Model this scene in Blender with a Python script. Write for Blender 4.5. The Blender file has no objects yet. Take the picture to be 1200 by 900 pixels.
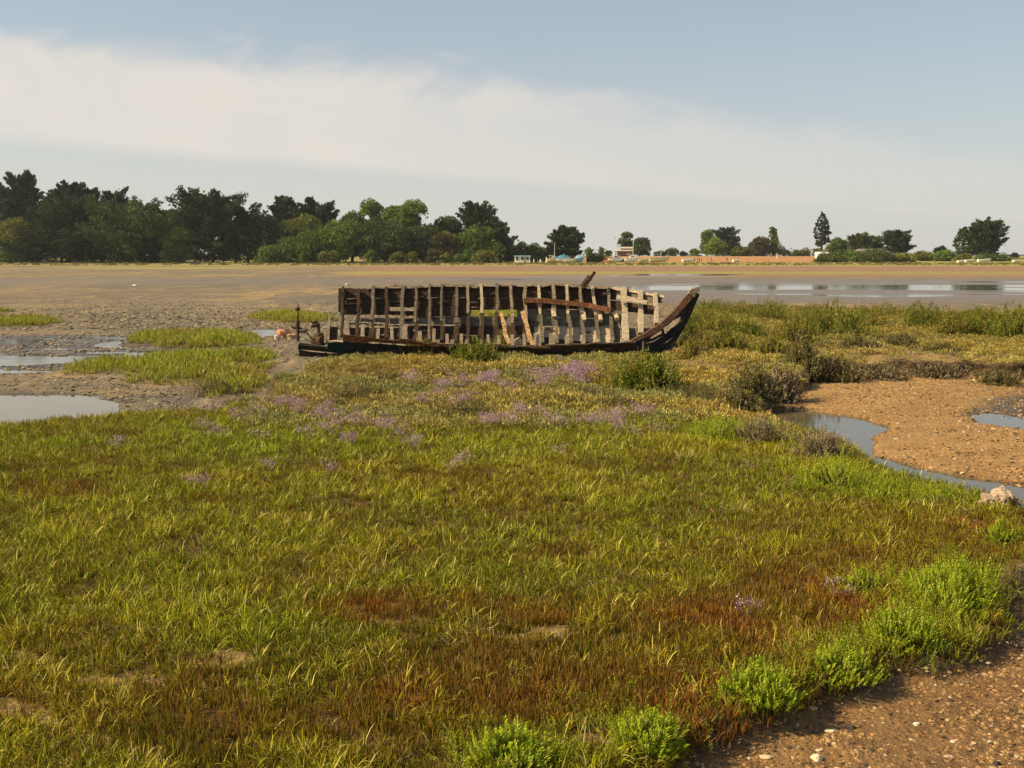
import bpy, math, random
import numpy as np
from mathutils import Vector, Matrix, Euler

S = bpy.context.scene
COL = S.collection
R = math.radians
rng = np.random.default_rng(7)
random.seed(7)

# ------------------------------------------------------------------ camera
H = 2.4; F = 1167.0; HOR = 301.0
PITCH = math.atan((450 - HOR) / F)
cd = bpy.data.cameras.new('camera'); cam = bpy.data.objects.new('camera', cd); COL.objects.link(cam)
cam.location = (0, 0, H); cam.rotation_euler = (math.pi/2 - PITCH, 0, 0)
cd.sensor_width = 36; cd.lens = 36 * F / 1200; cd.clip_start = 0.1; cd.clip_end = 20000
S.camera = cam

# ------------------------------------------------------------------ sky, sun, exposure
SUN = Vector((-0.78, -0.16, 0.66)).normalized()
el = math.asin(SUN.z); az = math.atan2(SUN.x, SUN.y)
w = bpy.data.worlds.new('World'); S.world = w; w.use_nodes = True
nt = w.node_tree; N = nt.nodes; L = nt.links; N.clear()
def wn(t, **k):
    n = N.new(t)
    for a, b in k.items(): setattr(n, a, b)
    return n
sky = wn('ShaderNodeTexSky', sky_type='NISHITA', sun_disc=False)
sky.sun_elevation = el; sky.sun_rotation = az % (2*math.pi); sky.air_density = 1.0; sky.dust_density = 1.2; sky.ozone_density = 1.0
bg = wn('ShaderNodeBackground'); bg.inputs[1].default_value = 0.085
out = wn('ShaderNodeOutputWorld')
tc = wn('ShaderNodeTexCoord')
sep = wn('ShaderNodeSeparateXYZ'); L.new(tc.outputs['Generated'], sep.inputs[0])
def m(op, a, b=None, c=None, clamp=False):
    n = wn('ShaderNodeMath', operation=op, use_clamp=clamp)
    for i, v in enumerate((a, b, c)):
        if v is None: continue
        if isinstance(v, (int, float)): n.inputs[i].default_value = v
        else: L.new(v, n.inputs[i])
    return n.outputs[0]
zz = m('MAXIMUM', sep.outputs[2], 0.004)
px_ = m('DIVIDE', sep.outputs[0], zz); py_ = m('DIVIDE', sep.outputs[1], zz)
# cirrus sheet: straight upper and lower edges in the cloud layer
q1 = m('SUBTRACT', m('MULTIPLY', py_, 0.168), m('MULTIPLY', px_, 0.137))
q2 = m('SUBTRACT', m('MULTIPLY', py_, 0.074), m('MULTIPLY', px_, 0.080))
cmb = wn('ShaderNodeCombineXYZ'); L.new(px_, cmb.inputs[0]); L.new(py_, cmb.inputs[1])
mp = wn('ShaderNodeMapping'); mp.inputs['Rotation'].default_value = (0, 0, R(-32)); mp.inputs['Scale'].default_value = (0.34, 0.85, 1)
mp.inputs['Scale'].default_value = (8, 8, 19.0); mp.inputs['Rotation'].default_value = (0, R(-10), 0)
L.new(tc.outputs['Generated'], mp.inputs[0])
n1 = wn('ShaderNodeTexNoise'); n1.inputs['Scale'].default_value = 1.0; n1.inputs['Detail'].default_value = 9; n1.inputs['Roughness'].default_value = 0.55
n1.inputs['Distortion'].default_value = 1.1
L.new(mp.outputs[0], n1.inputs['Vector'])
n2 = wn('ShaderNodeTexNoise'); n2.inputs['Scale'].default_value = 0.45; n2.inputs['Detail'].default_value = 4
L.new(mp.outputs[0], n2.inputs['Vector'])
w1 = m('MULTIPLY', m('SUBTRACT', n1.outputs[0], 0.5), 0.42)
w2 = m('MULTIPLY', m('SUBTRACT', n2.outputs[0], 0.5), 0.30)
e1 = m('ADD', m('ADD', q1, w1), w2)
def smooth(x, a, b, lo=0., hi=1.):
    n = wn('ShaderNodeMapRange', interpolation_type='SMOOTHSTEP'); n.clamp = True
    L.new(x, n.inputs[0])
    for i, v in enumerate((a, b, lo, hi)): n.inputs[i+1].default_value = v
    return n.outputs[0]
up = smooth(e1, 0.92, 1.20)
lo = smooth(m('ADD', q2, m('MULTIPLY', w2, 0.35)), 0.90, 1.10, 1., 0.22)
dens = smooth(n1.outputs[0], 0.25, 0.7, 0.78, 1.0)
fadeR = smooth(m('DIVIDE', sep.outputs[0], m('MAXIMUM', m('ABSOLUTE', sep.outputs[1]), 0.05)), -0.35, 0.60, 1.0, 0.22)
cm = m('MULTIPLY', m('MULTIPLY', m('MULTIPLY', up, lo), dens), fadeR)
# thin veil haze towards the horizon
hz = m('POWER', m('SUBTRACT', 1.0, zz), 6.5)
mix0 = wn('ShaderNodeMix', data_type='RGBA'); mix0.inputs[0].default_value = 0.42; L.new(sky.outputs[0], mix0.inputs[6]); mix0.inputs[7].default_value = (3.45, 4.0, 4.2, 1)
mix1 = wn('ShaderNodeMix', data_type='RGBA'); L.new(m('MULTIPLY', hz, 0.92), mix1.inputs[0]); L.new(mix0.outputs[2], mix1.inputs[6])
mix1.inputs[7].default_value = (5.25, 5.15, 4.75, 1)
mix2 = wn('ShaderNodeMix', data_type='RGBA'); L.new(m('MULTIPLY', cm, 0.9), mix2.inputs[0]); L.new(mix1.outputs[2], mix2.inputs[6])
mix2.inputs[7].default_value = (6.2, 5.72, 5.15, 1)
L.new(mix2.outputs[2], bg.inputs[0]); L.new(bg.outputs[0], out.inputs[0])

sl = bpy.data.lights.new('sun', 'SUN'); sl.energy = 5.0; sl.angle = R(0.53); sl.color = (1, 0.79, 0.45)
so = bpy.data.objects.new('sun', sl); COL.objects.link(so)
so.rotation_euler = SUN.to_track_quat('Z', 'Y').to_euler()
S.view_settings.view_transform = 'Standard'; S.view_settings.look = 'None'; S.view_settings.exposure = 0.62; S.view_settings.gamma = 1.0
S.render.engine = 'CYCLES'

# ------------------------------------------------------------------ geometry helpers
cp, sp_ = math.cos(PITCH), math.sin(PITCH)
def ray(px, py):
    a = (np.asarray(px, float) - 600) / F; b = (450 - np.asarray(py, float)) / F
    return a, cp + b*sp_, -sp_ + b*cp
def G(px, py, z=0.0):            # point of the plane z seen at a photo position
    a, dy, dz = ray(px, py); t = (z - H) / dz
    return a*t, dy*t
def at(px, py, Y):               # point at distance Y seen at a photo position
    a, dy, dz = ray(px, py); t = Y / dy
    return Vector((float(a*t), float(Y), float(H + dz*t)))
def proj(X, Y, z=0.0):
    dz = np.asarray(z) - H
    f = Y*cp - dz*sp_; u = Y*sp_ + dz*cp
    f = np.maximum(f, 1e-3)
    return 600 + F*X/f, 450 - F*u/f
def poly(pts, z=0.0):
    p = np.array(pts, float); x, y = G(p[:, 0], p[:, 1], z); return np.stack([x, y], 1)
def sdf(P, X, Y):                # >0 inside
    X = X.ravel(); Y = Y.ravel(); d = np.full(X.shape, 1e18); ins = np.zeros(X.shape, bool)
    n = len(P)
    for i in range(n):
        ax, ay = P[i]; bx, by = P[(i+1) % n]
        ex, ey = bx-ax, by-ay; wx, wy = X-ax, Y-ay
        t = np.clip((wx*ex+wy*ey)/max(ex*ex+ey*ey, 1e-9), 0, 1)
        d = np.minimum(d, (wx-t*ex)**2 + (wy-t*ey)**2)
        c = (ay > Y) != (by > Y)
        ins ^= c & (X < (bx-ax)*(Y-ay)/((by-ay) if by != ay else 1e-9) + ax)
    d = np.sqrt(d); return np.where(ins, d, -d)
def _h(ix, iy, s):
    n = (ix.astype(np.int64)*374761393 + iy.astype(np.int64)*668265263 + s*1442695041) & 0xffffffff
    n = ((n ^ (n >> 13)) * 1274126177) & 0xffffffff
    return ((n ^ (n >> 16)) & 0xffff) / 65535.0
def vn(x, y, s=0):
    ix = np.floor(x); iy = np.floor(y); fx = x-ix; fy = y-iy
    fx = fx*fx*(3-2*fx); fy = fy*fy*(3-2*fy)
    a = _h(ix, iy, s); b = _h(ix+1, iy, s); c = _h(ix, iy+1, s); d = _h(ix+1, iy+1, s)
    return (a*(1-fx)+b*fx)*(1-fy) + (c*(1-fx)+d*fx)*fy
def fbm(x, y, s=0, o=4):
    r = 0; A = 0.5
    for i in range(o): r = r + A*(vn(x, y, s+i*17)-0.5); x = x*2.03+5.1; y = y*2.03+1.7; A *= 0.5
    return r                     # about -0.45 .. 0.45
def sst(x, a, b):
    t = np.clip((x-a)/(b-a), 0, 1); return t*t*(3-2*t)

def mesh(name, v, f, mat=None, smooth=False, mats=None, midx=None):
    me = bpy.data.meshes.new(name)
    if isinstance(v, np.ndarray) and isinstance(f, np.ndarray):
        k = f.shape[1]
        me.vertices.add(len(v)); me.vertices.foreach_set('co', v.astype(np.float32).ravel())
        me.loops.add(f.size); me.loops.foreach_set('vertex_index', f.astype(np.int32).ravel())
        me.polygons.add(len(f)); me.polygons.foreach_set('loop_start', np.arange(0, f.size, k, dtype=np.int32))
        me.update(calc_edges=True)
    else:
        me.from_pydata([tuple(p) for p in v], [], [tuple(q) for q in f]); me.update()
    for mm in (mats or ([mat] if mat else [])): me.materials.append(mm)
    if midx is not None: me.polygons.foreach_set('material_index', np.asarray(midx, np.int32))
    if smooth: me.polygons.foreach_set('use_smooth', np.ones(len(me.polygons), bool))
    return me
def obj(name, me, parent=None, label=None, cat=None, group=None, kind=None, loc=None):
    o = bpy.data.objects.new(name, me); COL.objects.link(o)
    if parent: o.parent = parent
    if loc is not None: o.location = loc
    tag(o, label, cat, group, kind); return o
def tag(o, label=None, cat=None, group=None, kind=None):
    if label: o['label'] = label
    if cat: o['category'] = cat
    if group: o['group'] = group
    if kind: o['kind'] = kind
    return o
def fattr(me, name, vals, typ='FLOAT'):
    a = me.attributes.new(name, typ, 'POINT')
    vals = np.asarray(vals, np.float32)
    a.data.foreach_set('value' if typ in ('FLOAT', 'INT') else 'vector', vals.ravel() if typ != 'INT' else vals.astype(np.int32).ravel())

# ------------------------------------------------------------------ materials
def newmat(name):
    mt = bpy.data.materials.new(name); mt.use_nodes = True; mt.node_tree.nodes.clear(); return mt
class NB:
    def __init__(s, mt): s.t = mt.node_tree; s.n = s.t.nodes; s.l = s.t.links
    def node(s, t, **k):
        n = s.n.new(t)
        for a, b in k.items(): setattr(n, a, b)
        return n
    def set(s, sock, v):
        if isinstance(v, (int, float)): sock.default_value = v
        elif isinstance(v, tuple): sock.default_value = v if len(v) == 4 or len(sock.default_value) == 3 else (*v, 1)
        else: s.l.new(v, sock)
    def math(s, op, a, b=0., clamp=False):
        n = s.node('ShaderNodeMath', operation=op, use_clamp=clamp); s.set(n.inputs[0], a); s.set(n.inputs[1], b); return n.outputs[0]
    def mix(s, f, a, b, bt='MIX'):
        n = s.node('ShaderNodeMix', data_type='RGBA', blend_type=bt); s.set(n.inputs[0], f); s.set(n.inputs[6], a); s.set(n.inputs[7], b); return n.outputs[2]
    def ramp(s, x, a, b, lo=0., hi=1.):
        n = s.node('ShaderNodeMapRange', interpolation_type='SMOOTHSTEP'); s.set(n.inputs[0], x)
        for i, v in enumerate((a, b, lo, hi)): n.inputs[i+1].default_value = v
        return n.outputs[0]
    def coord(s, scale=(1, 1, 1), kind='Object'):
        t = s.node('ShaderNodeTexCoord'); mp = s.node('ShaderNodeMapping'); mp.inputs['Scale'].default_value = scale
        s.l.new(t.outputs[kind], mp.inputs[0]); return mp.outputs[0]
    def noise(s, vec, sc, det=4, rough=0.55, dist=0.):
        n = s.node('ShaderNodeTexNoise'); s.l.new(vec, n.inputs['Vector']); n.inputs['Scale'].default_value = sc
        n.inputs['Detail'].default_value = det; n.inputs['Roughness'].default_value = rough; n.inputs['Distortion'].default_value = dist
        return n.outputs[0]
    def attr(s, name, inst=False, out='Fac'):
        n = s.node('ShaderNodeAttribute', attribute_name=name); n.attribute_type = 'INSTANCER' if inst else 'GEOMETRY'
        return n.outputs[out]
    def bump(s, h, strength=0.5, dist=0.02, nrm=None):
        n = s.node('ShaderNodeBump'); s.set(n.inputs['Height'], h); n.inputs['Strength'].default_value = strength; n.inputs['Distance'].default_value = dist
        if nrm: s.l.new(nrm, n.inputs['Normal'])
        return n.outputs[0]
    def pbr(s, col, rough=0.9, nrm=None, spec=0.3, ior=None, metal=None):
        p = s.node('ShaderNodeBsdfPrincipled'); s.set(p.inputs['Base Color'], col); s.set(p.inputs['Roughness'], rough)
        p.inputs['Specular IOR Level'].default_value = spec
        if ior: p.inputs['IOR'].default_value = ior
        if metal: p.inputs['Metallic'].default_value = metal
        if nrm: s.l.new(nrm, p.inputs['Normal'])
        o = s.node('ShaderNodeOutputMaterial'); s.l.new(p.outputs[0], o.inputs[0]); return p

def leafmat(name, col=None, straw=(0.30, 0.24, 0.07), strawcut=0.88, tr=0.35, low=(0.032, 0.024, 0.010), vary=0.5, gloss=0.02):
    """blade and leaf material; col None = per-instance tint"""
    mt = newmat(name); b = NB(mt)
    base = b.attr('tint', True, 'Color') if col is None else (*col, 1)
    bl = b.attr('bl')
    k = b.math('ADD', b.math('MULTIPLY', bl, vary*1.6), 1-vary*0.8)
    cc = b.node('ShaderNodeCombineColor'); [b.l.new(k, cc.inputs[i]) for i in range(3)]
    c = b.mix(1.0, base, cc.outputs[0], 'MULTIPLY')
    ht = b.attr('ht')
    c = b.mix(b.ramp(ht, 0.0, 0.55, 0.75, 0.0), c, (*low, 1))          # brown leaf bases, darkened further to paint in shade between the blades
    c = b.mix(b.ramp(bl, strawcut, strawcut+0.03), c, (*straw, 1))
    d = b.node('ShaderNodeBsdfDiffuse'); b.l.new(c, d.inputs[0])
    t = b.node('ShaderNodeBsdfTranslucent'); b.l.new(c, t.inputs[0])
    g = b.node('ShaderNodeBsdfGlossy'); g.inputs['Roughness'].default_value = 0.45; g.inputs[0].default_value = (1, 0.95, 0.7, 1)
    ms = b.node('ShaderNodeMixShader'); ms.inputs[0].default_value = tr; b.l.new(d.outputs[0], ms.inputs[1]); b.l.new(t.outputs[0], ms.inputs[2])
    m2 = b.node('ShaderNodeMixShader'); m2.inputs[0].default_value = gloss; b.l.new(ms.outputs[0], m2.inputs[1]); b.l.new(g.outputs[0], m2.inputs[2])
    o = b.node('ShaderNodeOutputMaterial'); b.l.new(m2.outputs[0], o.inputs[0]); return mt
_cache = {}
def flat(name, col, rough=0.7, var=0.25, sc=8, metal=None, spec=0.3, bump=0.3):
    k = (name, col)
    if k in _cache: return _cache[k]
    mt = newmat(name); b = NB(mt); v = b.coord()
    n = b.noise(v, sc, 6, 0.65)
    c = b.mix(n, tuple(x*(1-var) for x in col), tuple(min(1, x*(1+var)) for x in col))
    b.pbr(c, rough, b.bump(n, bump, 0.01), spec, metal=metal); _cache[k] = mt; return mt
def woodmat(name, a, bcol, rust=None, paint=None, worn=0.5):
    mt = newmat(name); b = NB(mt)
    v = b.coord((1.2, 6, 14)); v2 = b.coord()
    g = b.noise(v, 3.0, 8, 0.7); n = b.noise(v2, 3.0, 5, 0.6); n3 = b.noise(v2, 14, 6, 0.7)
    c = b.mix(b.ramp(g, 0.3, 0.7), a, bcol)
    if paint: c = b.mix(b.ramp(n, worn-0.05, worn+0.06), c, paint)
    if rust: c = b.mix(b.ramp(n3, 0.5, 0.62), c, rust)
    c = b.mix(b.ramp(g, 0.26, 0.40, 0.8, 0.0), c, (0.012, 0.009, 0.007))
    b.pbr(c, 0.85, b.bump(b.math('ADD', g, n3), 0.9, 0.03), 0.2)
    return mt

# ------------------------------------------------------------------ zones of the place
MARSH = poly([(-500, 530), (0, 498), (60, 491), (140, 484), (250, 479), (305, 467), (325, 444), (350, 428), (380, 424), (420, 416), (520, 408), (640, 404),
              (790, 402), (830, 392), (812, 374), (815, 362), (900, 357), (1050, 362), (1200, 366), (1700, 375), (1700, 433), (1200, 431), (1130, 428), (1060, 426),
              (1000, 427), (962, 430), (940, 444), (905, 452), (880, 458), (872, 467), (898, 483), (915, 496), (958, 505), (1000, 519), (1024, 540), (1070, 557),
              (1135, 571), (1200, 590), (1700, 670), (1700, 700), (1260, 640), (1195, 690), (1180, 728), (1130, 764), (1040, 772), (945, 806), (870, 838), (800, 868), (730, 930), (600, 1500), (-600, 1500)])
CREEK = poly([(880, 486), (915, 482), (965, 486), (1000, 491), (1042, 500), (1036, 505), (1014, 511), (1008, 524), (1032, 540), (1075, 554), (1130, 562), (1200, 571), (1400, 597),
              (1400, 680), (1200, 618), (1100, 590), (1040, 575), (990, 555), (960, 530), (900, 515)], -0.35)
POOLR = poly([(1110, 486), (1150, 482), (1200, 484), (1400, 485), (1400, 520), (1200, 505), (1150, 496)], -0.35)
WETR = poly([(1120, 488), (1135, 470), (1180, 460), (1250, 452), (1400, 445), (1400, 500), (1200, 500), (1150, 494)], -0.35)
POOLL = poly([(-500, 462), (0, 463), (60, 463), (110, 465), (150, 472), (120, 490), (60, 500), (0, 508), (-500, 560)], -0.35)
GRAVEL = poly([(840, 480), (890, 450), (950, 425), (1000, 420), (1700, 420), (1700, 660), (1100, 590), (980, 560), (900, 500)], -0.3)
GRAVEL2 = poly([(560, 1500), (700, 900), (860, 835), (1000, 790), (1150, 740), (1180, 640), (1700, 640), (1700, 1500)], -0.2)
WETL = poly([(-500, 398), (120, 392), (230, 400), (270, 412), (180, 430), (100, 440), (-500, 448)], -0.35)
WETL2 = poly([(255, 386), (330, 384), (352, 392), (300, 398), (240, 394)], -0.35)
WETL3 = poly([(120, 462), (250, 464), (300, 458), (300, 440), (330, 425), (200, 420), (340, 405), (330, 440), (300, 474), (140, 482)], -0.35)
CHAN = poly([(660, 337), (760, 332), (850, 330), (1200, 328), (2200, 322), (2200, 350), (1200, 349), (1050, 351), (900, 348), (780, 344)], -0.35)
CHAN2 = poly([(430, 327), (560, 325), (760, 321), (870, 321), (860, 325), (600, 328)], -0.35)
ISL = [poly([(72, 440), (80, 427), (140, 424), (200, 421), (250, 418), (318, 414), (326, 421), (290, 430), (325, 440), (310, 458), (250, 468), (235, 456), (180, 452), (140, 448), (130, 440)], -0.3),
       poly([(143, 402), (150, 394), (200, 391), (270, 392), (312, 396), (300, 404), (240, 408), (190, 408)], -0.3),
       poly([(288, 375), (300, 369), (340, 367), (380, 369), (396, 374), (390, 379), (330, 379)], -0.3),
       poly([(-60, 382), (0, 376), (50, 374), (82, 377), (60, 381), (0, 384)], -0.3),
       poly([(-60, 366), (0, 363), (16, 365), (0, 367), (-60, 368)], -0.3),
       poly([(535, 372), (560, 366), (600, 365), (625, 370), (600, 376), (550, 377)], -0.3)]

def terrain(X, Y):
    sh = X.shape; X = X.ravel(); Y = Y.ravel()
    z = np.full(X.shape, -0.30) + 0.03*fbm(X*0.35, Y*0.35, 3) + 0.02*fbm(X*2.2, Y*2.2, 5)
    near = Y < 75
    mz = np.full(X.shape, -99.); isl = np.full(X.shape, -99.)
    Xn, Yn = X[near], Y[near]
    nz = np.full(X.shape, 0.)
    warp = 0.45*fbm(Xn*1.1, Yn*1.1, 11, 5) * np.clip(Yn/12, 0.5, 2) * (1+1.2*(Xn > 5)*(Yn > 15))
    mz[near] = sdf(MARSH, Xn, Yn) + warp
    isl[near] = np.max([sdf(p, Xn, Yn) for p in ISL], 0) + 1.2*fbm(Xn*0.9, Yn*0.9, 23, 4)
    # pools
    def dip(P, depth, wd, ws=0.5, s=31):
        nonlocal z
        d = sdf(P, X, Y) + ws*fbm(X*0.8, Y*0.8, s, 4)
        k = sst(d, -wd, wd); z = z*(1-k) + depth*k; return k
    dip(CREEK, -0.44, 0.16, 0.75); dip(POOLR, -0.405, 0.35, 1.3); dip(POOLL, -0.43, 0.25, 0.7)
    for P, off, sc in ((WETL, -0.348, 1.), (WETL2, -0.38, 1.), (WETL3, -0.336, 0.8), (WETR, -0.345, .35)):
        d = sdf(P, X, Y) + 1.5*fbm(X*0.4, Y*0.4, 41, 4); k = sst(d, -0.5, 1.0)
        wz = off + 0.13*sc*fbm(X*0.5, Y*1.0, 43, 5)
        z = z*(1-k) + wz*k
    for P, off in ((CHAN, -0.360), (CHAN2, -0.340)):
        d = sdf(P, X, Y) + 8*fbm(X*0.03, Y*0.12, 51, 4); k = sst(d, -2, 4)
        z = z*(1-k) + (off + 0.14*fbm(X*0.035, Y*0.22, 53, 5))*k
    # gravel bar is slightly raised
    g = sst(sdf(GRAVEL, X, Y), -0.5, 1.5) * sst(-(sdf(CREEK, X, Y)), 0.2, 2.5) * sst(-sdf(POOLR, X, Y), 0.1, 1.5) * sst(-sdf(WETR, X, Y), 0.0, 1.0)
    z = z + 0.07*g + 0.03*g*fbm(X*1.3, Y*1.3, 71, 4)
    g2 = sst(sdf(GRAVEL2, X, Y), -0.2, 0.4) * (Y < 10)
    z = z + 0.14*g2 + 0.07*g2*fbm(X*2.2, Y*2.2, 73, 5) + 0.02*g2*fbm(X*9, Y*9, 74, 3)
    k = sst(isl, -0.1, 0.5); z = np.where(near, z*(1-k) + (-0.24 + 0.06*fbm(X, Y, 81))*k, z)
    hum = 0.10*fbm(X*0.9, Y*0.9, 91, 4) * sst(Y, 6, 16) + 0.05*fbm(X*2.6, Y*2.6, 93, 3)
    pX, pY = proj(X, np.maximum(Y, 1.), 0)
    heath = sst(pY, 505, 470)
    k = sst(mz, -0.10, 0.13); top = 0.0 + hum + 0.34*heath*fbm(X*1.25, Y*1.25, 95, 3)
    z = np.where(near, z*(1-k) + top*k, z)
    bx = sst(np.abs(Y-24.9), 2.6, 1.0)*sst(X, -6.6, -5.4)*sst(-X, -5.2, -4.2); z = z*(1-bx) + (-0.07 + .25*hum)*bx
    # far shore
    sh_n = 6*fbm(X*0.02, Y*0.002, 61)
    Yf = Y + sh_n
    land = 0.42*sst(Yf, 272, 300) + 0.35*sst(Yf, 300, 350) + 2.2*sst(Yf, 350, 455) + 0.12*fbm(X*0.08, Y*0.08, 63)*sst(Yf, 275, 300)
    z = z + land
    z = z - sst(-Y, 3, 30)*0.0
    return z.reshape(sh), mz.reshape(sh), isl.reshape(sh)

rows = np.concatenate([[-600, -200, -60, -20, -8, -3, 0, 1.2, 2.2], np.geomspace(3.0, 620, 640), [700, 900, 1400, 2500, 4600]])
cols = np.concatenate([[-6, -3, -1.8, -1.2, -0.9, -0.75], np.linspace(-0.64, 0.64, 430), [0.75, 0.9, 1.2, 1.8, 3, 6]])
CC, RR = np.meshgrid(cols, rows)
GX = np.clip(CC*np.hypot(RR, 1.5), -4400, 4400); GY = RR
GZ, GM, GI = terrain(GX, GY)
GZ[RR < 3] = np.where(GX[RR < 3] < 3, 0.0, -0.2)
nr, nc = GX.shape
V = np.stack([GX.ravel(), GY.ravel(), GZ.ravel()], 1)
ii = (np.arange(nr-1)[:, None]*nc + np.arange(nc-1)[None]).ravel()
Fq = np.stack([ii, ii+1, ii+nc+1, ii+nc], 1)

# ground material
def ground_material():
    mt = newmat('marsh_ground'); b = NB(mt); v = b.coord(); vx = b.coord((1, 2.2, 1))
    zM, zG, zF, zA, zP, zW = (b.attr(k) for k in ('marsh', 'gravel', 'field', 'algae', 'pink', 'wet'))
    big = b.noise(vx, 0.11, 5, 0.6); mid = b.noise(vx, 0.9, 6, 0.65); fine = b.noise(v, 7, 6, 0.7); vf = b.noise(v, 38, 4, 0.7)
    vo = b.node('ShaderNodeTexVoronoi'); vo.inputs['Scale'].default_value = 26; b.l.new(v, vo.inputs['Vector'])
    mud = b.mix(b.ramp(big, 0.35, 0.65), (0.150, 0.128, 0.092), (0.25, 0.18, 0.098))
    mud = b.mix(b.ramp(mid, 0.42, 0.62), mud, (0.135, 0.115, 0.088))
    mud = b.mix(b.ramp(fine, 0.52, 0.68, 0, 0.7), mud, (0.34, 0.26, 0.155))
    mud = b.mix(b.ramp(fine, 0.30, 0.46, 0.75, 0), mud, (0.055, 0.045, 0.035))
    grv = b.mix(b.ramp(mid, 0.35, 0.65), (0.26, 0.145, 0.055), (0.36, 0.215, 0.088))
    grv = b.mix(b.ramp(vf, 0.5, 0.7), grv, (0.50, 0.34, 0.16)); grv = b.mix(b.ramp(fine, 0.28, 0.45, 0.7, 0), grv, (0.10, 0.058, 0.028))
    soil = b.mix(b.ramp(mid, 0.35, 0.65), (0.065, 0.038, 0.013), (0.12, 0.07, 0.025))
    soil = b.mix(b.ramp(vf, 0.5, 0.75), soil, (0.25, 0.17, 0.08))
    bare = b.attr('bare'); soil = b.mix(bare, soil, b.mix(b.ramp(fine, 0.35, 0.6), (0.17, 0.105, 0.04), (0.30, 0.20, 0.08)))
    vl = b.coord((.10, .045, 1)); lng = b.noise(vl, 1.0, 6, 0.62, .4)
    vk = b.coord((1.3, .24, 1)); spk = b.noise(vk, 1.0, 5, 0.7); mud = b.mix(b.ramp(spk, .50, .64, 0, .7), mud, (0.115, 0.09, 0.065)); mud = b.mix(b.ramp(spk, .34, .46, .6, 0), mud, (0.40, 0.29, 0.15))
    mud = b.mix(b.ramp(lng, .52, .62, 0, .5), mud, (0.34, 0.235, 0.095)); mud = b.mix(b.ramp(lng, .36, .46, .6, 0), mud, (0.115, 0.098, 0.08))
    c = b.mix(b.ramp(b.math('ADD', zW, b.math('MULTIPLY', b.math('SUBTRACT', mid, 0.5), 0.9)), 0.35, 0.85), mud, (0.155, 0.125, 0.10))
    grv = b.mix(b.attr('earth'), grv, b.mix(b.ramp(b.noise(v, 3.0, 6, .65), .35, .65), (0.13, 0.070, 0.030), (0.26, 0.150, 0.064))); c = b.mix(zG, c, grv); c = b.mix(zM, c, soil)
    damp = b.attr('damp'); c = b.mix(b.math('MULTIPLY', damp, .85), c, b.mix(1., c, (.38, .40, .42), 'MULTIPLY'))
    vs = b.coord((0.05, 0.5, 1)); st = b.noise(vs, 1.0, 5, 0.6)
    alg = b.mix(b.ramp(fine, 0.3, 0.7), (0.22, 0.21, 0.040), (0.32, 0.27, 0.07))
    pink = b.mix(b.ramp(st, 0.35, 0.6), (0.21, 0.125, 0.078), (0.25, 0.155, 0.09))
    c = b.mix(b.ramp(b.math('ADD', zP, b.math('MULTIPLY', b.math('SUBTRACT', mid, .5), 1.2)), .35, .75, 0, .85), c, pink)
    c = b.mix(b.ramp(b.math('ADD', zA, b.math('ADD', b.math('MULTIPLY', b.math('SUBTRACT', st, 0.5), 0.7), b.math('MULTIPLY', b.math('SUBTRACT', spk, 0.5), 0.8))), 0.45, 0.6), c, alg)
    sc2 = b.coord((0.05, 0.25, 1)); s2 = b.noise(sc2, 1.0, 5, 0.65)
    stub = b.mix(b.ramp(s2, 0.35, 0.65), (0.32, 0.155, 0.06), (0.40, 0.215, 0.09)); c = b.mix(zF, c, stub)
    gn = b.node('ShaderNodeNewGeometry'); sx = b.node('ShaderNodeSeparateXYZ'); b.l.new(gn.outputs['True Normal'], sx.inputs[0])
    c = b.mix(b.math('MULTIPLY', b.ramp(sx.outputs[2], .72, .90, 1, 0), b.ramp(fine, .25, .6, 1, .6)), c, (.045, .030, .017))  # dark peat on steep faces, standing in for the shade of the undercut
    rough = b.math('MULTIPLY', b.ramp(zW, 0.2, 0.9, 0.95, 0.38), b.ramp(damp, 0., 1., 1., .5))
    h = b.math('ADD', b.math('MULTIPLY', fine, 1.0), b.math('MULTIPLY', vf, 0.35))
    h = b.math('ADD', h, b.math('MULTIPLY', vo.outputs[0], 0.25))
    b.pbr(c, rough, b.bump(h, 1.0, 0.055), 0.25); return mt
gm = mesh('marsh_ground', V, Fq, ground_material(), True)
X, Y = V[:, 0], V[:, 1]
PX, PY = proj(X, np.maximum(Y, 1.), -0.3)
PXm, PYm = proj(X, np.maximum(Y, 1.), 0.)
def blob(px, py, cx, cy, rx, ry): return np.clip(1 - ((px-cx)/rx)**2 - ((py-cy)/ry)**2, 0, 1)
BARE = [(10, 835, 75, 26), (635, 747, 60, 15), (250, 775, 70, 14), (150, 800, 70, 12), (480, 730, 80, 8), (40, 770, 50, 14), (800, 425, 60, 9), (820, 408, 60, 6), (330, 432, 45, 10), (1090, 423, 130, 10), (700, 868, 90, 10), (1190, 680, 40, 30)]
def bare_f(px, py, X, Y):
    r = 0*px
    for c in BARE: r = np.maximum(r, blob(px, py, *c))
    return sst(r*1.1 + 1.5*fbm(X*3.3, Y*4.5, 7, 5), 0.30, 0.62)
front = (Y > 1)
fattr(gm, 'marsh', np.maximum(sst(GM.ravel(), -0.05, 0.1), 0.6*sst(GI.ravel(), 0, 0.4)))
gr = np.maximum(sst(sdf(GRAVEL, X, Y), -0.3, 0.5), np.where(Y < 12, sst(sdf(GRAVEL2, X, Y), -0.3, 0.1), 0))*front
gr = gr*(1-.85*sst(sdf(WETR, X, Y)+.8*fbm(X*2, Y*2, 44), 0, .5)); fattr(gm, 'earth', (Y < 12)*.85); fattr(gm, 'gravel', gr)
fattr(gm, 'bare', bare_f(PXm, PYm, X, Y)*(GM.ravel() > 0))
sw = 6*fbm(X*0.02, Y*0.002, 61)
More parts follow.
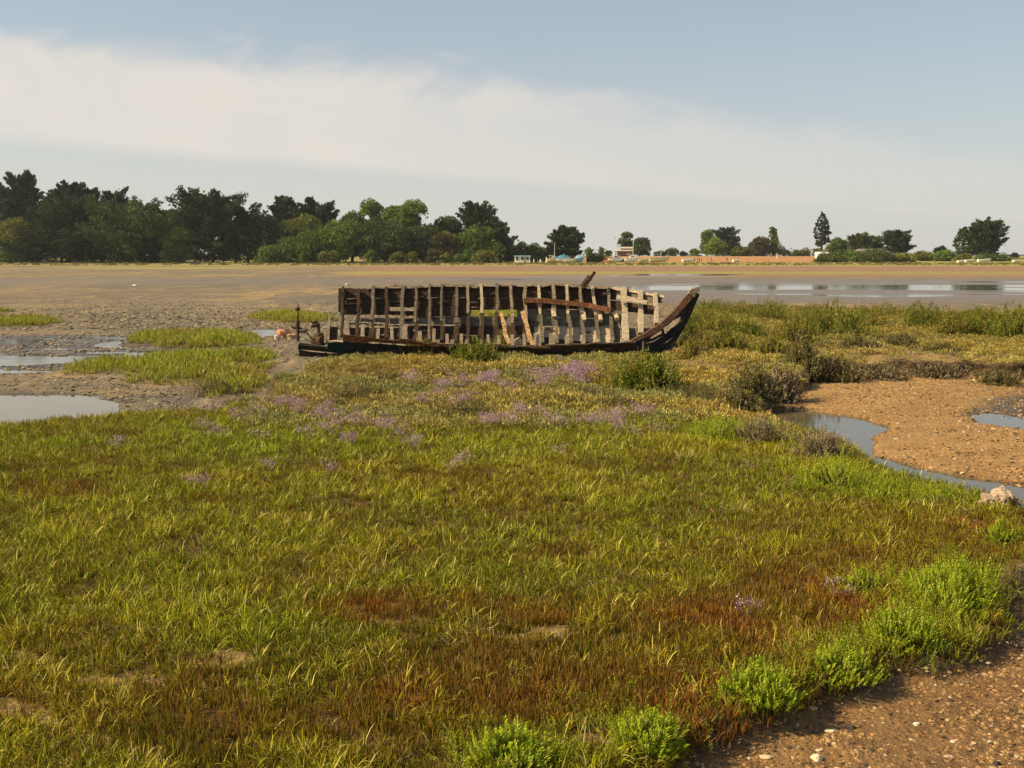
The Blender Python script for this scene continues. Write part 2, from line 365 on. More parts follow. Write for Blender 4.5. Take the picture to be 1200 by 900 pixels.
fattr(gm, 'field', sst(Y+sw, 352, 358)*(1-sst(Y, 470, 500))*sst(PX, 672, 700)*(1-sst(PX, 985, 1010)))
shoreg = sst(Y+sw, 276, 286) * (1-sst(Y+sw, 352, 358)*sst(PX, 672, 700)*(1-sst(PX, 985, 1010)))
green = 0.85*sst(PY, 317.5, 318.5)*(1-sst(PY, 321, 323))*sst(PX+60*fbm(Y*0.05, X*0.01, 3), 330, 430) + 0.5*blob(PX, PY, 880, 327, 60, 2.5) + 0.5*blob(PX, PY, 120, 336, 260, 4) + 0.42*blob(PX, PY, 100, 358, 330, 8) + 0.9*blob(PX, PY, 200, 314, 330, 3.0)
fattr(gm, 'algae', np.where(front, np.maximum(shoreg*(.55+.12*sst(PX, 600, 900)), green*.66), 0))
fattr(gm, 'pink', front*sst(PY, 310, 312)*(1-sst(PY, 323, 327))*0.9*sst(PX, 300, 500))
wet = np.zeros(len(X))
for P in (WETR, WETR, WETL, WETL2, WETL3, CHAN, CHAN2): wet = np.maximum(wet, sst(sdf(P, X, Y), -1.0, 2.0)*0.9)
wet = np.maximum(wet, sst(-V[:, 2], 0.325, 0.355)) * (Y < 270)
wet = np.maximum(wet, front*.62*sst(PY+3*fbm(X*.02, Y*.02, 66), 323, 327)*(1-sst(PY+4*fbm(X*.02, Y*.02, 67), 333, 338)))
wet = np.maximum(wet, front*.5*blob(PX, PY, 250, 352, 420, 7))
wet = np.maximum(wet, 0.75*sst(PY, 322, 328)*(1-sst(PY, 352, 362))*(0.35+0.65*sst(PX, 560, 760))*front)
fattr(gm, 'wet', wet)
fattr(gm, 'damp', sst(-V[:, 2] + .02*fbm(X*2, Y*2, 77), .312, .345)*(Y < 60)*front)
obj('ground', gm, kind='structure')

# water: one level sheet, the ground dips below it
def water_material():
    mt = newmat('creek_water'); b = NB(mt); v = b.coord((1, 1.6, 1))
    n = b.noise(v, 3.5, 4, 0.6); a = b.noise(v, 0.8, 5, 0.6)
    c = b.mix(b.ramp(a, 0.4, 0.7), (0.10, 0.082, 0.055), (0.075, 0.080, 0.045))
    b.pbr(c, b.ramp(a, 0.35, 0.75, 0.03, 0.10), b.bump(n, 0.07, 0.02), 0.5, 1.33); return mt
obj('water', mesh('water', [(-1200, -50, -.35), (1200, -50, -.35), (1200, 270, -.35), (-1200, 270, -.35)], [(0, 1, 2, 3)], water_material()), kind='structure')

def zat(X, Y): return terrain(np.atleast_1d(np.asarray(X, float)), np.atleast_1d(np.asarray(Y, float)))
def ground_z(x, y): return float(zat(x, y)[0][0])

# ------------------------------------------------------------------ scatter system
def proto_obj(name, me): return bpy.data.objects.new(name, me)
def scatter(name, P, rot, scl, tint, protos, idx, label=None, cat=None):
    me = mesh(name, np.asarray(P), np.zeros((0, 3), int))
    fattr(me, 'rot', rot, 'FLOAT_VECTOR'); fattr(me, 'scl', scl); fattr(me, 'tint', tint, 'FLOAT_VECTOR'); fattr(me, 'idx', idx, 'INT')
    o = obj(name, me, label=label, cat=cat, kind='stuff')
    c = bpy.data.collections.new(name + '_sources')
    for i, p in enumerate(protos): c.objects.link(proto_obj('%s_sprig_%02d' % (name, i), p))
    g = bpy.data.node_groups.new(name, 'GeometryNodeTree')
    g.interface.new_socket('Geometry', in_out='INPUT', socket_type='NodeSocketGeometry'); g.interface.new_socket('Geometry', in_out='OUTPUT', socket_type='NodeSocketGeometry')
    gi = g.nodes.new('NodeGroupInput'); go = g.nodes.new('NodeGroupOutput')
    ci = g.nodes.new('GeometryNodeCollectionInfo'); ci.inputs[0].default_value = c; ci.inputs[1].default_value = True; ci.inputs[2].default_value = True
    ip = g.nodes.new('GeometryNodeInstanceOnPoints'); ip.inputs['Pick Instance'].default_value = True
    def na(nm, t):
        n = g.nodes.new('GeometryNodeInputNamedAttribute'); n.data_type = t; n.inputs[0].default_value = nm; return n.outputs[0]
    g.links.new(gi.outputs[0], ip.inputs['Points']); g.links.new(ci.outputs[0], ip.inputs['Instance'])
    g.links.new(na('idx', 'INT'), ip.inputs['Instance Index']); g.links.new(na('rot', 'FLOAT_VECTOR'), ip.inputs['Rotation']); g.links.new(na('scl', 'FLOAT'), ip.inputs['Scale'])
    g.links.new(ip.outputs[0], go.inputs[0])
    md = o.modifiers.new('scatter', 'NODES'); md.node_group = g
    return o
class TM:                         # triangle soup with bl / ht attributes
    def __init__(s): s.v = []; s.f = []; s.bl = []; s.ht = []
    def add(s, vs, fs, bl, ht):
        k = len(s.v); s.v += [tuple(p) for p in vs]; s.f += [tuple(i+k for i in q) for q in fs]; s.bl += [bl]*len(vs); s.ht += list(ht)
    def build(s, name, mat):
        me = mesh(name, s.v, s.f, mat); fattr(me, 'bl', s.bl); fattr(me, 'ht', s.ht); return me
def tuft(name, mat, n, h, spread, wd, lean, r):
    t = TM()
    for _ in range(n):
        a = r.uniform(0, 2*math.pi); d = spread*math.sqrt(r.random()); bx, by = d*math.cos(a), d*math.sin(a)
        a2 = a + r.uniform(-1.2, 1.2); ln = lean*(0.2+r.random())*h; hh = h*(0.55+0.6*r.random()); wa = r.uniform(0, math.pi); wx, wy = math.cos(wa)*wd/2, math.sin(wa)*wd/2
        vs = []; hts = []
        for k, (u, ww) in enumerate(((0, 0.8), (0.4, 1.0), (0.75, 0.7))):
            cx = bx + math.cos(a2)*ln*u*u; cy = by + math.sin(a2)*ln*u*u; cz = hh*(u - 0.12*lean*u*u)
            vs += [(cx-wx*ww, cy-wy*ww, cz), (cx+wx*ww, cy+wy*ww, cz)]; hts += [u, u]
        vs.append((bx+math.cos(a2)*ln, by+math.sin(a2)*ln, hh*(1-0.25*lean))); hts.append(1)
        t.add(vs, [(0, 1, 3), (0, 3, 2), (2, 3, 5), (2, 5, 4), (4, 5, 6)], r.random(), hts)
    return t.build(name, mat)
def sprig_into(t, base, dirv, ln, nleaf, lw, ll, r, bl=None, curl=0.4):
    """a stem with many small leaves pointing up and out"""
    d = Vector(dirv).normalized(); base = Vector(base)
    e = d.orthogonal().normalized(); f = d.cross(e)
    bl = r.random() if bl is None else bl
    for i in range(nleaf):
        u = 0.15 + 0.85*(i+0.5)/nleaf; a = i*2.4 + r.uniform(-.5, .5)
        side = e*math.cos(a) + f*math.sin(a); p = base + d*ln*u
        dr = (d*(0.7+curl*r.random()) + side*r.uniform(.5, 1.1)).normalized()
        q = dr.cross(side).normalized() if dr.cross(side).length > 1e-4 else e
        l2 = ll*(1.1-0.5*u)*r.uniform(.7, 1.3)
        t.add([p - q*lw/2, p + q*lw/2, p + dr*l2], [(0, 1, 2)], min(1, max(0, bl + r.uniform(-.12, .12))), (u, u, u))
def cushion(name, mat, n, rad, h, lw, r, wide=1.):
    """low dome of small leaves"""
    t = TM()
    for _ in range(n):
        a = r.uniform(0, 2*math.pi); c = r.random(); s = math.sqrt(max(0, 1-c*c)); k = r.uniform(.75, 1.05)
        p = Vector((rad*s*math.cos(a)*k*wide, rad*s*math.sin(a)*k, h*c*k))
        nrm = Vector((s*math.cos(a), s*math.sin(a), c*1.3+.3)); dr = (nrm.normalized() + Vector((r.uniform(-.7, .7), r.uniform(-.7, .7), r.uniform(-.3, .8)))).normalized()
        q = dr.orthogonal().normalized(); q.rotate(Matrix.Rotation(r.uniform(0, 6.28), 3, dr)); l2 = lw*r.uniform(1.4, 3)
        t.add([p - q*lw*.5, p + q*lw*.5, p + dr*l2], [(0, 1, 2)], r.random(), (c, c, min(1, c+.2)))
    return t.build(name, mat)
r0 = random.Random(3)
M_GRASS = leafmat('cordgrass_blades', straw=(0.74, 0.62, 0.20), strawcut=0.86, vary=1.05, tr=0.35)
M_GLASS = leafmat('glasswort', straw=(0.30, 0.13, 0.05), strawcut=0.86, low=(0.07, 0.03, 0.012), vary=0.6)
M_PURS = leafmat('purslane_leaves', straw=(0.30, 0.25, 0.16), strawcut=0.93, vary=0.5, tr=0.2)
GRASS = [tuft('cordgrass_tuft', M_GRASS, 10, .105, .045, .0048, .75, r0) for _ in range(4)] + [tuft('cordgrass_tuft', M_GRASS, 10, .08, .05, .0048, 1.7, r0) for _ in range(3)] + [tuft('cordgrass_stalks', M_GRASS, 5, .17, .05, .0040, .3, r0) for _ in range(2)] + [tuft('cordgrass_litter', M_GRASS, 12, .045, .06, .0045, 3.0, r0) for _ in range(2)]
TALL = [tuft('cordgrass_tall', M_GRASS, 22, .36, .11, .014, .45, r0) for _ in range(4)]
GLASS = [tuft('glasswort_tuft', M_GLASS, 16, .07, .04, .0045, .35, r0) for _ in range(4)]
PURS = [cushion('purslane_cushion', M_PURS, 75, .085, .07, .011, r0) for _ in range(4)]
def puff(name, mat, nst, ln, rad, r, leaf=.016, nl=14, lw=.004):
    t = TM()
    for _ in range(nst):
        a = r.uniform(0, 6.28); d = rad*math.sqrt(r.random()); sprig_into(t, (d*math.cos(a)*.6, d*math.sin(a)*.6, 0), (math.cos(a)*d/rad*.7, math.sin(a)*d/rad*.7, 1), ln*r.uniform(.6, 1.1), nl, lw, leaf, r)
    return t.build(name, mat)
PUFF = [puff('seablite_sprig', M_PURS, 7, .13, .06, r0) for _ in range(3)]

def area_points(n, ymin, ymax, xr=0.57, mx=1.5, power=1.0):
    """random points over the viewed ground, denser when near by the power"""
    u = rng.random(n)
    a = ymin**(2-power) if power != 2 else 0; 
    if power == 2: Yp = ymin*(ymax/ymin)**u
    else: Yp = (a + u*(ymax**(2-power)-a))**(1/(2-power))
    Xp = (rng.random(n)*2-1)*(xr*Yp+mx); return Xp, Yp
def mixc(a, b, k): k = np.asarray(k)[:, None]; return a*(1-k) + b*k
def rots(n, tilt=.25): return np.stack([(rng.random(n)-.5)*tilt, (rng.random(n)-.5)*tilt, rng.random(n)*6.283], 1)

HEATH = [(270, 484), (300, 466), (335, 440), (350, 426), (440, 414), (800, 408), (830, 385), (815, 365), (1700, 370), (1700, 432), (1000, 426), (950, 432), (890, 462), (905, 480), (905, 492),
         (860, 490), (700, 492), (640, 500), (560, 497), (450, 503), (380, 497), (330, 500)]
HEATHP = poly(HEATH)
REDZ = [(640, 720, 120, 22, .8), (90, 800, 230, 50, .35), (700, 800, 330, 70, 1.0), (900, 740, 200, 60, 1.0), (480, 720, 160, 30, .7), (560, 780, 140, 40, .7), (350, 870, 300, 50, .5), (1130, 640, 170, 40, .8), (180, 575, 200, 22, 0.36),
        (480, 570, 180, 28, 0.21), (330, 620, 120, 22, 0.15), (700, 640, 100, 40, 0.18), (1000, 620, 150, 40, .45), (60, 790, 120, 60, .5), (960, 700, 120, 60, .8), (860, 850, 120, 40, .8), (60, 540, 120, 14, .4)]
BRIGHT = [(290, 520, 130, 32, 1.0), (520, 510, 160, 14, .5), (850, 500, 70, 22, 1.0), (400, 520, 90, 26, .6), (720, 500, 130, 10, .5), (60, 520, 160, 22, .35), (560, 530, 140, 20, .35)]
def field(px, py, L_):
    r = 0*px
    for cx, cy, rx, ry, s in L_: r = np.maximum(r, s*blob(px, py, cx, cy, rx, ry)**.5)
    return r

# ---- foreground cordgrass and glasswort
n = 92000
Xp, Yp = area_points(n, 3.7, 16.5, power=1.25)
px, py = proj(Xp, Yp, 0.)
z, mz, iz = zat(Xp, Yp); hs = sdf(HEATHP, Xp, Yp) + 1.9*fbm(Xp*1.1, Yp*1.1, 8, 5)
red = np.clip(field(px, py, REDZ) + 1.0*fbm(Xp*1.1, Yp*1.8, 101, 4), 0, 1); br = np.clip(field(px, py, BRIGHT) + .6*fbm(Xp*1.4, Yp*1.4, 103), 0, 1)
ba = bare_f(px, py, Xp, Yp)
clump = fbm(Xp*2.3, Yp*2.3, 107, 4)
keep = (mz > 0.03) & (hs < 0.0) & (rng.random(n) > ba*.88) & (rng.random(n) < np.clip(.86 - 0.78*red + clump*2.8, .07, 1)*(.55+.45*sst(mz, .05, .5)))
Xk, Yk, zk, redk, brk = Xp[keep], Yp[keep], z[keep], red[keep], br[keep]
nk = len(Xk)
tone = fbm(Xk*.8, Yk*.8, 109, 4)
ta = np.array([.26, .285, .009]); tb = np.array([.38, .35, .016]); tgrn = np.array([.175, .225, .008]); tbr = np.array([.30, .40, .010]); tred = np.array([.30, .15, .018])
t = mixc(np.tile(ta, (nk, 1)), np.tile(tb, (nk, 1)), np.clip(.5+tone*2.2, 0, 1)); t = mixc(t, np.tile(tgrn, (nk, 1)), np.clip(-tone*2.5+.1, 0, .8)); t = mixc(t, np.tile(tbr, (nk, 1)), brk*.9); t = mixc(t, np.tile(tred, (nk, 1)), redk*.45)
t *= (0.75+.5*rng.random((nk, 1)))
flatk = rng.random(nk) < np.clip(.25 + 1.2*fbm(Xk*.7, Yk*.7, 111), 0, 1)
idx = np.where(flatk, rng.integers(4, 7, nk), rng.integers(0, 4, nk))
q_ = rng.random(nk); idx = np.where(q_ < .07, rng.integers(7, 9, nk), np.where(q_ > .78, rng.integers(9, 11, nk), idx))
scatter('cordgrass', np.stack([Xk, Yk, zk-.005], 1), rots(nk, .7), (.5+.72*rng.random(nk))*(1+.9*fbm(Xk*1.9, Yk*1.9, 119, 3)), t, GRASS, idx)
n = 70000
Xp, Yp = area_points(n, 3.7, 16.5, power=1.25); px, py = proj(Xp, Yp, 0.)
z, mz, iz = zat(Xp, Yp); hs = sdf(HEATHP, Xp, Yp)
red = np.clip(field(px, py, REDZ) + 1.0*fbm(Xp*1.1, Yp*1.8, 101, 4), 0, 1); ba = bare_f(px, py, Xp, Yp); br = np.clip(field(px, py, BRIGHT), 0, 1)
hs = hs + 1.9*fbm(Xp*1.1, Yp*1.1, 8, 5); keep = (mz > 0.0) & (hs < 0.2) & (rng.random(n) > ba*.85) & (rng.random(n) < .40+.6*red)
Xk, Yk, zk, redk, brk = Xp[keep], Yp[keep], z[keep], red[keep], br[keep]; nk = len(Xk)
tone = np.clip(.5 + 1.6*fbm(Xk*1.7, Yk*1.7, 121, 4), 0, 1)
t = mixc(np.tile([.16, .155, .012], (nk, 1)), np.tile([.27, .10, .020], (nk, 1)), np.clip(.05+.75*redk*tone**1.6*1.6, 0, .85)); t = mixc(t, np.tile([.12, .17, .015], (nk, 1)), brk*.7)
t *= (.7+.6*rng.random((nk, 1)))
scatter('glasswort', np.stack([Xk, Yk, zk-.005], 1), rots(nk), .7+.7*rng.random(nk), t, GLASS, rng.integers(0, 4, nk))

# ---- heath: sea purslane cushions between the creek and the wreck, and beyond
n = 75000
Xp, Yp = area_points(n, 13.5, 50, power=1.5, mx=2); px, py = proj(Xp, Yp, 0.)
z, mz, iz = zat(Xp, Yp); hs = sdf(HEATHP, Xp, Yp) + 1.9*fbm(Xp*1.1, Yp*1.1, 8, 5)
boat = (np.abs(Yp-25.6) < 1.1) & (px > 352) & (px < 780)
keep = (mz > 0.0) & (hs > -.15) & (rng.random(n) > bare_f(px, py, Xp, Yp)*.9) & ~boat & ~((px < 300) & (Yp > 20))
Xk, Yk, zk, pyk, pxk = Xp[keep], Yp[keep], z[keep], py[keep], px[keep]; nk = len(Xk)
tone = np.clip(.5+1.9*fbm(Xk*.55, Yk*.9, 131, 4), 0, 1); t2 = np.clip(2.2*fbm(Xk*.9, Yk*.9, 133, 4)+.1, 0, 1)
t = mixc(np.tile([.44, .34, .075], (nk, 1)), np.tile([.25, .26, .085], (nk, 1)), tone); t = mixc(t, np.tile([.42, .25, .055], (nk, 1)), t2*.8)
far = sst(-pyk, -415, -395)*sst(pxk, 780, 860); t = mixc(t, np.tile([.30, .24, .048], (nk, 1)), far*.6)
t *= (.75+.5*rng.random((nk, 1)))
scatter('sea_purslane', np.stack([Xk, Yk, zk-.01], 1), rots(nk, .4), (.6+1.45*rng.random(nk)**1.8)*(1+.9*fbm(Xk*.9, Yk*.9, 137, 3))*(1+.35*sst(Yk, 20, 45)), t, PURS, rng.integers(0, 4, nk))

# ---- cordgrass islands out on the mud
for k, P in enumerate(ISL):
    x0, y0 = P.min(0)-.5; x1, y1 = P.max(0)+.5; A = (x1-x0)*(y1-y0); n = int(min(9000, A*(70 if y0 < 40 else 35)))
    Xp = x0+(x1-x0)*rng.random(n); Yp = y0+(y1-y0)*rng.random(n); z, mz, iz = zat(Xp, Yp)
    d = sdf(P, Xp, Yp) + 1.2*fbm(Xp*.9, Yp*.9, 23, 4); kp = (d > 0.02) & (z > -.31) & (rng.random(n) < .8+2.*fbm(Xp*1.3, Yp*1.3, 27, 4)); Xp, Yp, z = Xp[kp], Yp[kp], z[kp]; n = len(Xp)
    if n < 5: continue
    tone = np.clip(.5+2.6*fbm(Xp*.8, Yp*.8, 141+k), 0, 1); dd = np.clip(d[kp], 0, 1)
    t = mixc(np.tile([.27, .34, .014], (n, 1)), np.tile([.26, .22, .024], (n, 1)), tone)*(.8+.4*rng.random((n, 1)))
    scatter('cordgrass_patch', np.stack([Xp, Yp, z-.01], 1), rots(n), (.5+.45*rng.random(n))*(.5+.5*dd)*(1+.8*fbm(Xp, Yp, 29)), t, TALL, rng.integers(0, 4, n))

# ------------------------------------------------------------------ loose stuff on the ground
def lump(name, r, flat=.6, mat=None, sub=1, amp=.35):
    import bmesh
    bm = bmesh.new(); bmesh.ops.create_icosphere(bm, subdivisions=sub, radius=1)
    for v in bm.verts:
        v.co *= 1 + r.uniform(-amp, amp); v.co.z *= flat
    me = bpy.data.meshes.new(name); bm.to_mesh(me); bm.free(); me.materials.append(mat)
    return me
def tintmat(name, rough=.85):
    mt = newmat(name); b = NB(mt); v = b.coord(); n = b.noise(v, 2.5, 4)
    c = b.mix(n, b.mix(1., b.attr('tint', True, 'Color'), (.65, .65, .65), 'MULTIPLY'), b.mix(1., b.attr('tint', True, 'Color'), (1.25, 1.25, 1.25), 'MULTIPLY'))
    b.pbr(c, rough, b.bump(n, .4, .2), .3); return mt
M_LOOSE = tintmat('loose_stones')
LUMPS = [lump('mud_clod', r0, .5, M_LOOSE) for _ in range(4)] + [lump('shell_piece', r0, .22, M_LOOSE, 1, .25) for _ in range(3)]
n = 90000; Xp, Yp = area_points(n, 17, 75, power=1.7, mx=3); px, py = proj(Xp, Yp, -.3)
z, mz, iz = zat(Xp, Yp)
dens = np.clip(.30 + 2.6*fbm(Xp*.25, Yp*.5, 151, 4), 0.03, 1) + .8*blob(px, py, 150, 408, 220, 16) + .9*blob(px, py, 300, 378, 260, 14)
dens = dens*(1-.8*((px > 800) & (py < 365)))
kp = (mz < -.05) & (iz < -.1) & (z > -.345) & (rng.random(n) < dens) & (sdf(GRAVEL, Xp, Yp) < 0)
Xk, Yk, zk = Xp[kp], Yp[kp], z[kp]; n = len(Xk); k = rng.random(n)
t = mixc(np.tile([.10, .082, .062], (n, 1)), np.tile([.34, .27, .175], (n, 1)), k)
scatter('mud_clods', np.stack([Xk, Yk, zk], 1), rots(n, .6), .016+.062*rng.random(n)**2*np.clip(Yk/25, .8, 1.8)*(1-.7*sst(Yk, 45, 70)), t, LUMPS, rng.integers(0, 4, n))
def stones(n, ymin, ymax, P, z0, smin, smax, seed, xr=.57, xmin=0., ok=None):
    Xp, Yp = area_points(n, ymin, ymax, power=1.3, mx=2, xr=xr); z, mz, iz = zat(Xp, Yp)
    kp = (sdf(P, Xp, Yp) > -.1) & (mz < .02) & (z > -.36) & (rng.random(n) < .4+1.8*fbm(Xp*1.4, Yp*1.4, seed, 4)+.25)
    Xk, Yk, zk = Xp[kp], Yp[kp], z[kp]; n = len(Xk); k = rng.random(n); q = rng.random(n)
    t = mixc(np.tile([.20, .105, .038], (n, 1)), np.tile([.47, .28, .11], (n, 1)), k)
    t[q > .88] = [.50, .36, .20]; t[q > .965] = [.60, .50, .35]; t[q < .13] = [.07, .05, .035]
    return Xk, Yk, zk, smin+(smax-smin)*rng.random(n)**3, t
a = stones(110000, 11, 26, GRAVEL, 0, .010, .038, 161); b_ = stones(200000, 3.8, 9, GRAVEL2, 0, .0030, .019, 163)
P_ = np.stack([np.concatenate([a[i], b_[i]]) for i in range(3)], 1); n = len(P_)
scatter('gravel', P_, rots(n, .9), np.concatenate([a[3], b_[3]]), np.concatenate([a[4], b_[4]]), LUMPS, rng.integers(0, 7, n))

# ---- sea lavender: flat purple flower heads above the heath
M_FLOW = leafmat('lavender_petals', straw=(.40, .28, .40), strawcut=.85, low=(.10, .08, .03), vary=.5, tr=.3)
def lavender(name, r, n=7, h=.15):
    t = TM()
    for s in range(n):
        a = r.uniform(0, 6.28); d = .06*math.sqrt(r.random()); tx, ty = d*math.cos(a)*1.6, d*math.sin(a)*1.6; hh = h*r.uniform(.55, 1.15)
        t.add([(d*.4*math.cos(a)-.0015, d*.4*math.sin(a), 0), (d*.4*math.cos(a)+.0015, d*.4*math.sin(a), 0), (tx, ty, hh)], [(0, 1, 2)], .2, (.2, .2, .2))
        for _ in range(9):
            p = Vector((tx+r.gauss(0, .014), ty+r.gauss(0, .014), hh+r.uniform(-.012, .012))); q = Vector((r.gauss(0, 1), r.gauss(0, 1), r.gauss(0, .5))).normalized()*.006
            t.add([p-q, p+q, p+Vector((r.uniform(-.006, .006), r.uniform(-.006, .006), .008))], [(0, 1, 2)], r.random(), (1, 1, 1))
    return t.build(name, M_FLOW)
LAV = [lavender('sea_lavender', r0) for _ in range(3)]
LP = [(672, 438, 24, 6, 120), (650, 444, 30, 4, 40), (580, 448, 44, 7, 150), (540, 470, 34, 6, 60), (640, 452, 26, 5, 30), (475, 445, 18, 4, 22), (385, 488, 42, 10, 120), (455, 497, 18, 8, 50), (575, 492, 22, 6, 55), (628, 488, 30, 7, 70),
      (690, 490, 50, 7, 90), (330, 476, 42, 9, 90), (300, 486, 18, 5, 26), (235, 502, 20, 6, 24), (357, 507, 10, 5, 14), (305, 507, 8, 4, 8), (218, 562, 14, 9, 26), (430, 545, 70, 8, 26), (645, 528, 10, 4, 9), (555, 530, 20, 7, 18),
      (130, 517, 18, 6, 12), (340, 540, 22, 6, 14), (985, 690, 14, 6, 9), (905, 718, 22, 6, 9), (665, 420, 10, 4, 5), (740, 485, 22, 8, 30), (240, 480, 10, 5, 8), (900, 400, 10, 5, 1), (520, 515, 60, 12, 20), (400, 515, 60, 12, 18)]
pts = []
for cx, cy, rx, ry, k in LP:
    cl = [(cx+rx*.6*r0.gauss(0, 1), cy+ry*.6*r0.gauss(0, 1)) for _ in range(max(1, k//11))]
    for _ in range(int(k*.42)):
        q = r0.choice(cl); pts.append((q[0]+5*r0.gauss(0, 1), q[1]+1.6*r0.gauss(0, 1)))
pts = np.array(pts); Xk, Yk = G(pts[:, 0], pts[:, 1]+6, .03); zk, mz, iz = zat(Xk, Yk); n = len(Xk)
t = mixc(np.tile([.32, .18, .27], (n, 1)), np.tile([.54, .37, .46], (n, 1)), rng.random(n))*(.75+.5*rng.random((n, 1)))
scatter('sea_lavender', np.stack([Xk, Yk, zk], 1), rots(n, .3), (1.+.7*rng.random(n))*np.clip(Yk/17, .6, 1.3), t, LAV, rng.integers(0, 3, n))

bp = []
for cx, cy, rx, ry, k in [(1120, 690, 75, 45, 330), (1060, 745, 60, 30, 200), (985, 775, 60, 26, 150), (893, 815, 50, 22, 120), (765, 868, 50, 20, 110), (600, 890, 60, 18, 110), (850, 505, 50, 12, 150), (975, 560, 50, 22, 170), (1040, 578, 60, 14, 110), (1110, 582, 50, 8, 70), (700, 845, 110, 30, 50), (1010, 690, 60, 20, 40), (440, 690, 60, 20, 14)]:
    for _ in range(k): bp.append((cx+rx*.6*r0.gauss(0, 1), cy+ry*.6*r0.gauss(0, 1)))
bp = np.array(bp); Xk, Yk = G(bp[:, 0], bp[:, 1], 0.); zk, mz, iz = zat(Xk, Yk); kp = mz > -.02; Xk, Yk, zk = Xk[kp], Yk[kp], zk[kp]; n = len(Xk)
t = mixc(np.tile([.30, .38, .012], (n, 1)), np.tile([.20, .24, .02], (n, 1)), rng.random(n))
scatter('seablite_growth', np.stack([Xk, Yk, zk], 1), rots(n, .6), .45+.7*rng.random(n), t, PUFF, rng.integers(0, 3, n))

# ---- dead grey twigs and straw lying in the grass
M_TWIG = leafmat('dead_twigs', col=(.27, .20, .12), straw=(.45, .38, .26), strawcut=.7, low=(.2, .14, .08), tr=.05)
def twigs(name, r, n, ln, wd, up_=.3):
    t = TM()
    for _ in range(n):
        a = r.uniform(0, 6.28); p = Vector((r.gauss(0, .03), r.gauss(0, .03), .01)); bl = r.random()
        d = Vector((math.cos(a), math.sin(a), up_*r.random()))
        for s in range(3):
            q = p + d*ln/3*r.uniform(.6, 1.2); sd = d.cross(Vector((0, 0, 1))).normalized()*wd/2; up2 = Vector((0, 0, wd/2))
            t.add([p-sd, p+sd, p+up2, q-sd, q+sd, q+up2], [(0, 1, 4, 3), (1, 2, 5, 4), (2, 0, 3, 5)], bl, [1]*6)
            p = q; d = (d + Vector((r.gauss(0, .35), r.gauss(0, .35), r.gauss(0, .25)))).normalized()
    return t.build(name, M_TWIG)
TW = [twigs('dead_twigs', r0, 7, .13, .004) for _ in range(3)] + [twigs('dead_twigs', r0, 16, .16, .006, 1.2) for _ in range(2)]
tp = []
for cx, cy, rx, ry, k in [(895, 505, 35, 12, 70), (975, 518, 30, 14, 60), (760, 505, 60, 8, 24), (870, 595, 20, 8, 8), (1015, 590, 20, 5, 7), (1000, 417, 25, 6, 20), (1080, 417, 60, 6, 60), (850, 470, 60, 12, 30), (930, 432, 30, 10, 40), (880, 450, 30, 10, 40), (860, 560, 120, 60, 22),
                          (480, 890, 30, 8, 3), (1140, 775, 20, 6, 3), (1110, 590, 40, 8, 14), (600, 740, 90, 16, 12), (170, 690, 200, 60, 12), (720, 880, 40, 12, 4), (900, 860, 60, 12, 4), (1050, 800, 40, 8, 4)]:
    for _ in range(k): tp.append((cx+rx*.55*r0.gauss(0, 1), cy+ry*.55*r0.gauss(0, 1), 1 if k >= 16 else 0))
tp = np.array(tp); Xk, Yk = G(tp[:, 0], tp[:, 1], .02); zk, mz, iz = zat(Xk, Yk); n = len(Xk); kp = mz > -.15; Xk, Yk, zk = Xk[kp], Yk[kp], zk[kp]; n = len(Xk)
scatter('dead_twigs', np.stack([Xk, Yk, zk+.02], 1), rots(n, .5), .4+.6*rng.random(n), np.ones((n, 3)), TW, np.where(tp[kp, 2] > 0, rng.integers(0, 5, n), rng.integers(0, 3, n)))

n = 9000; px = 860+rng.random(n)*420; py = np.interp(px, [860, 880, 940, 962, 1000, 1060, 1130, 1200, 1280], [474, 462, 446, 432, 429, 428, 430, 433, 435]) + rng.normal(size=n)*2.2
Xk, Yk = G(px, py, -.08); zk, mz, iz = zat(Xk, Yk); kp = (np.abs(mz) < .28); Xk, Yk, zk, mz = Xk[kp], Yk[kp], zk[kp], mz[kp]; n = len(Xk)
t = mixc(np.tile([.055, .040, .022], (n, 1)), np.tile([.36, .26, .17], (n, 1)), rng.random(n)**1.6)
scatter('undercut_shade_tufts', np.stack([Xk, Yk, zk], 1), rots(n, 1.2), .35+.6*rng.random(n), t, PURS, rng.integers(0, 4, n))  # leaf cushions: dark ones paint in the undercut shade, tan ones the rubble

# ------------------------------------------------------------------ single shrubs on the marsh (each a thing)
def bush_mesh(name, mat, n, W, D, Hh, r, ln=.16, leaf=.022, lw=.006, nl=12, upb=.9):
    t = TM()
    lob = [(0, 0, .62)]+[(.62*math.cos(q*1.05+r.random()), .62*math.sin(q*1.05+r.random()), r.uniform(.28, .5)) for q in range(6)]
    for i_ in range(n):
        lx, ly, lr = lob[0] if r.random() < .4 else r.choice(lob[1:])
        a = r.uniform(0, 6.28); c = r.random()**.8; s = math.sqrt(1-c*c)*math.sqrt(r.uniform(.35, 1))
        k = 1 + .22*math.sin(3*a+W*9)+.15*math.sin(5*a+D*7)
        nrm = Vector((s*math.cos(a), s*math.sin(a), c)); p = Vector(((lx+nrm.x*lr)*W/2*k, (ly+nrm.y*lr)*D/2*k, max(0, nrm.z*Hh*k*(.45+.9*lr) - ln*.6)))
        dr = Vector((nrm.x+r.gauss(0, .25), nrm.y+r.gauss(0, .25), nrm.z*.6+upb))
        sprig_into(t, p, dr, ln*r.uniform(.6, 1.2), nl, lw, leaf, r)
    return t.build(name, mat)
M_SB = leafmat('seablite_green', col=(.30, .38, .014), straw=(.45, .45, .05), strawcut=.85, low=(.09, .11, .02), vary=.6)
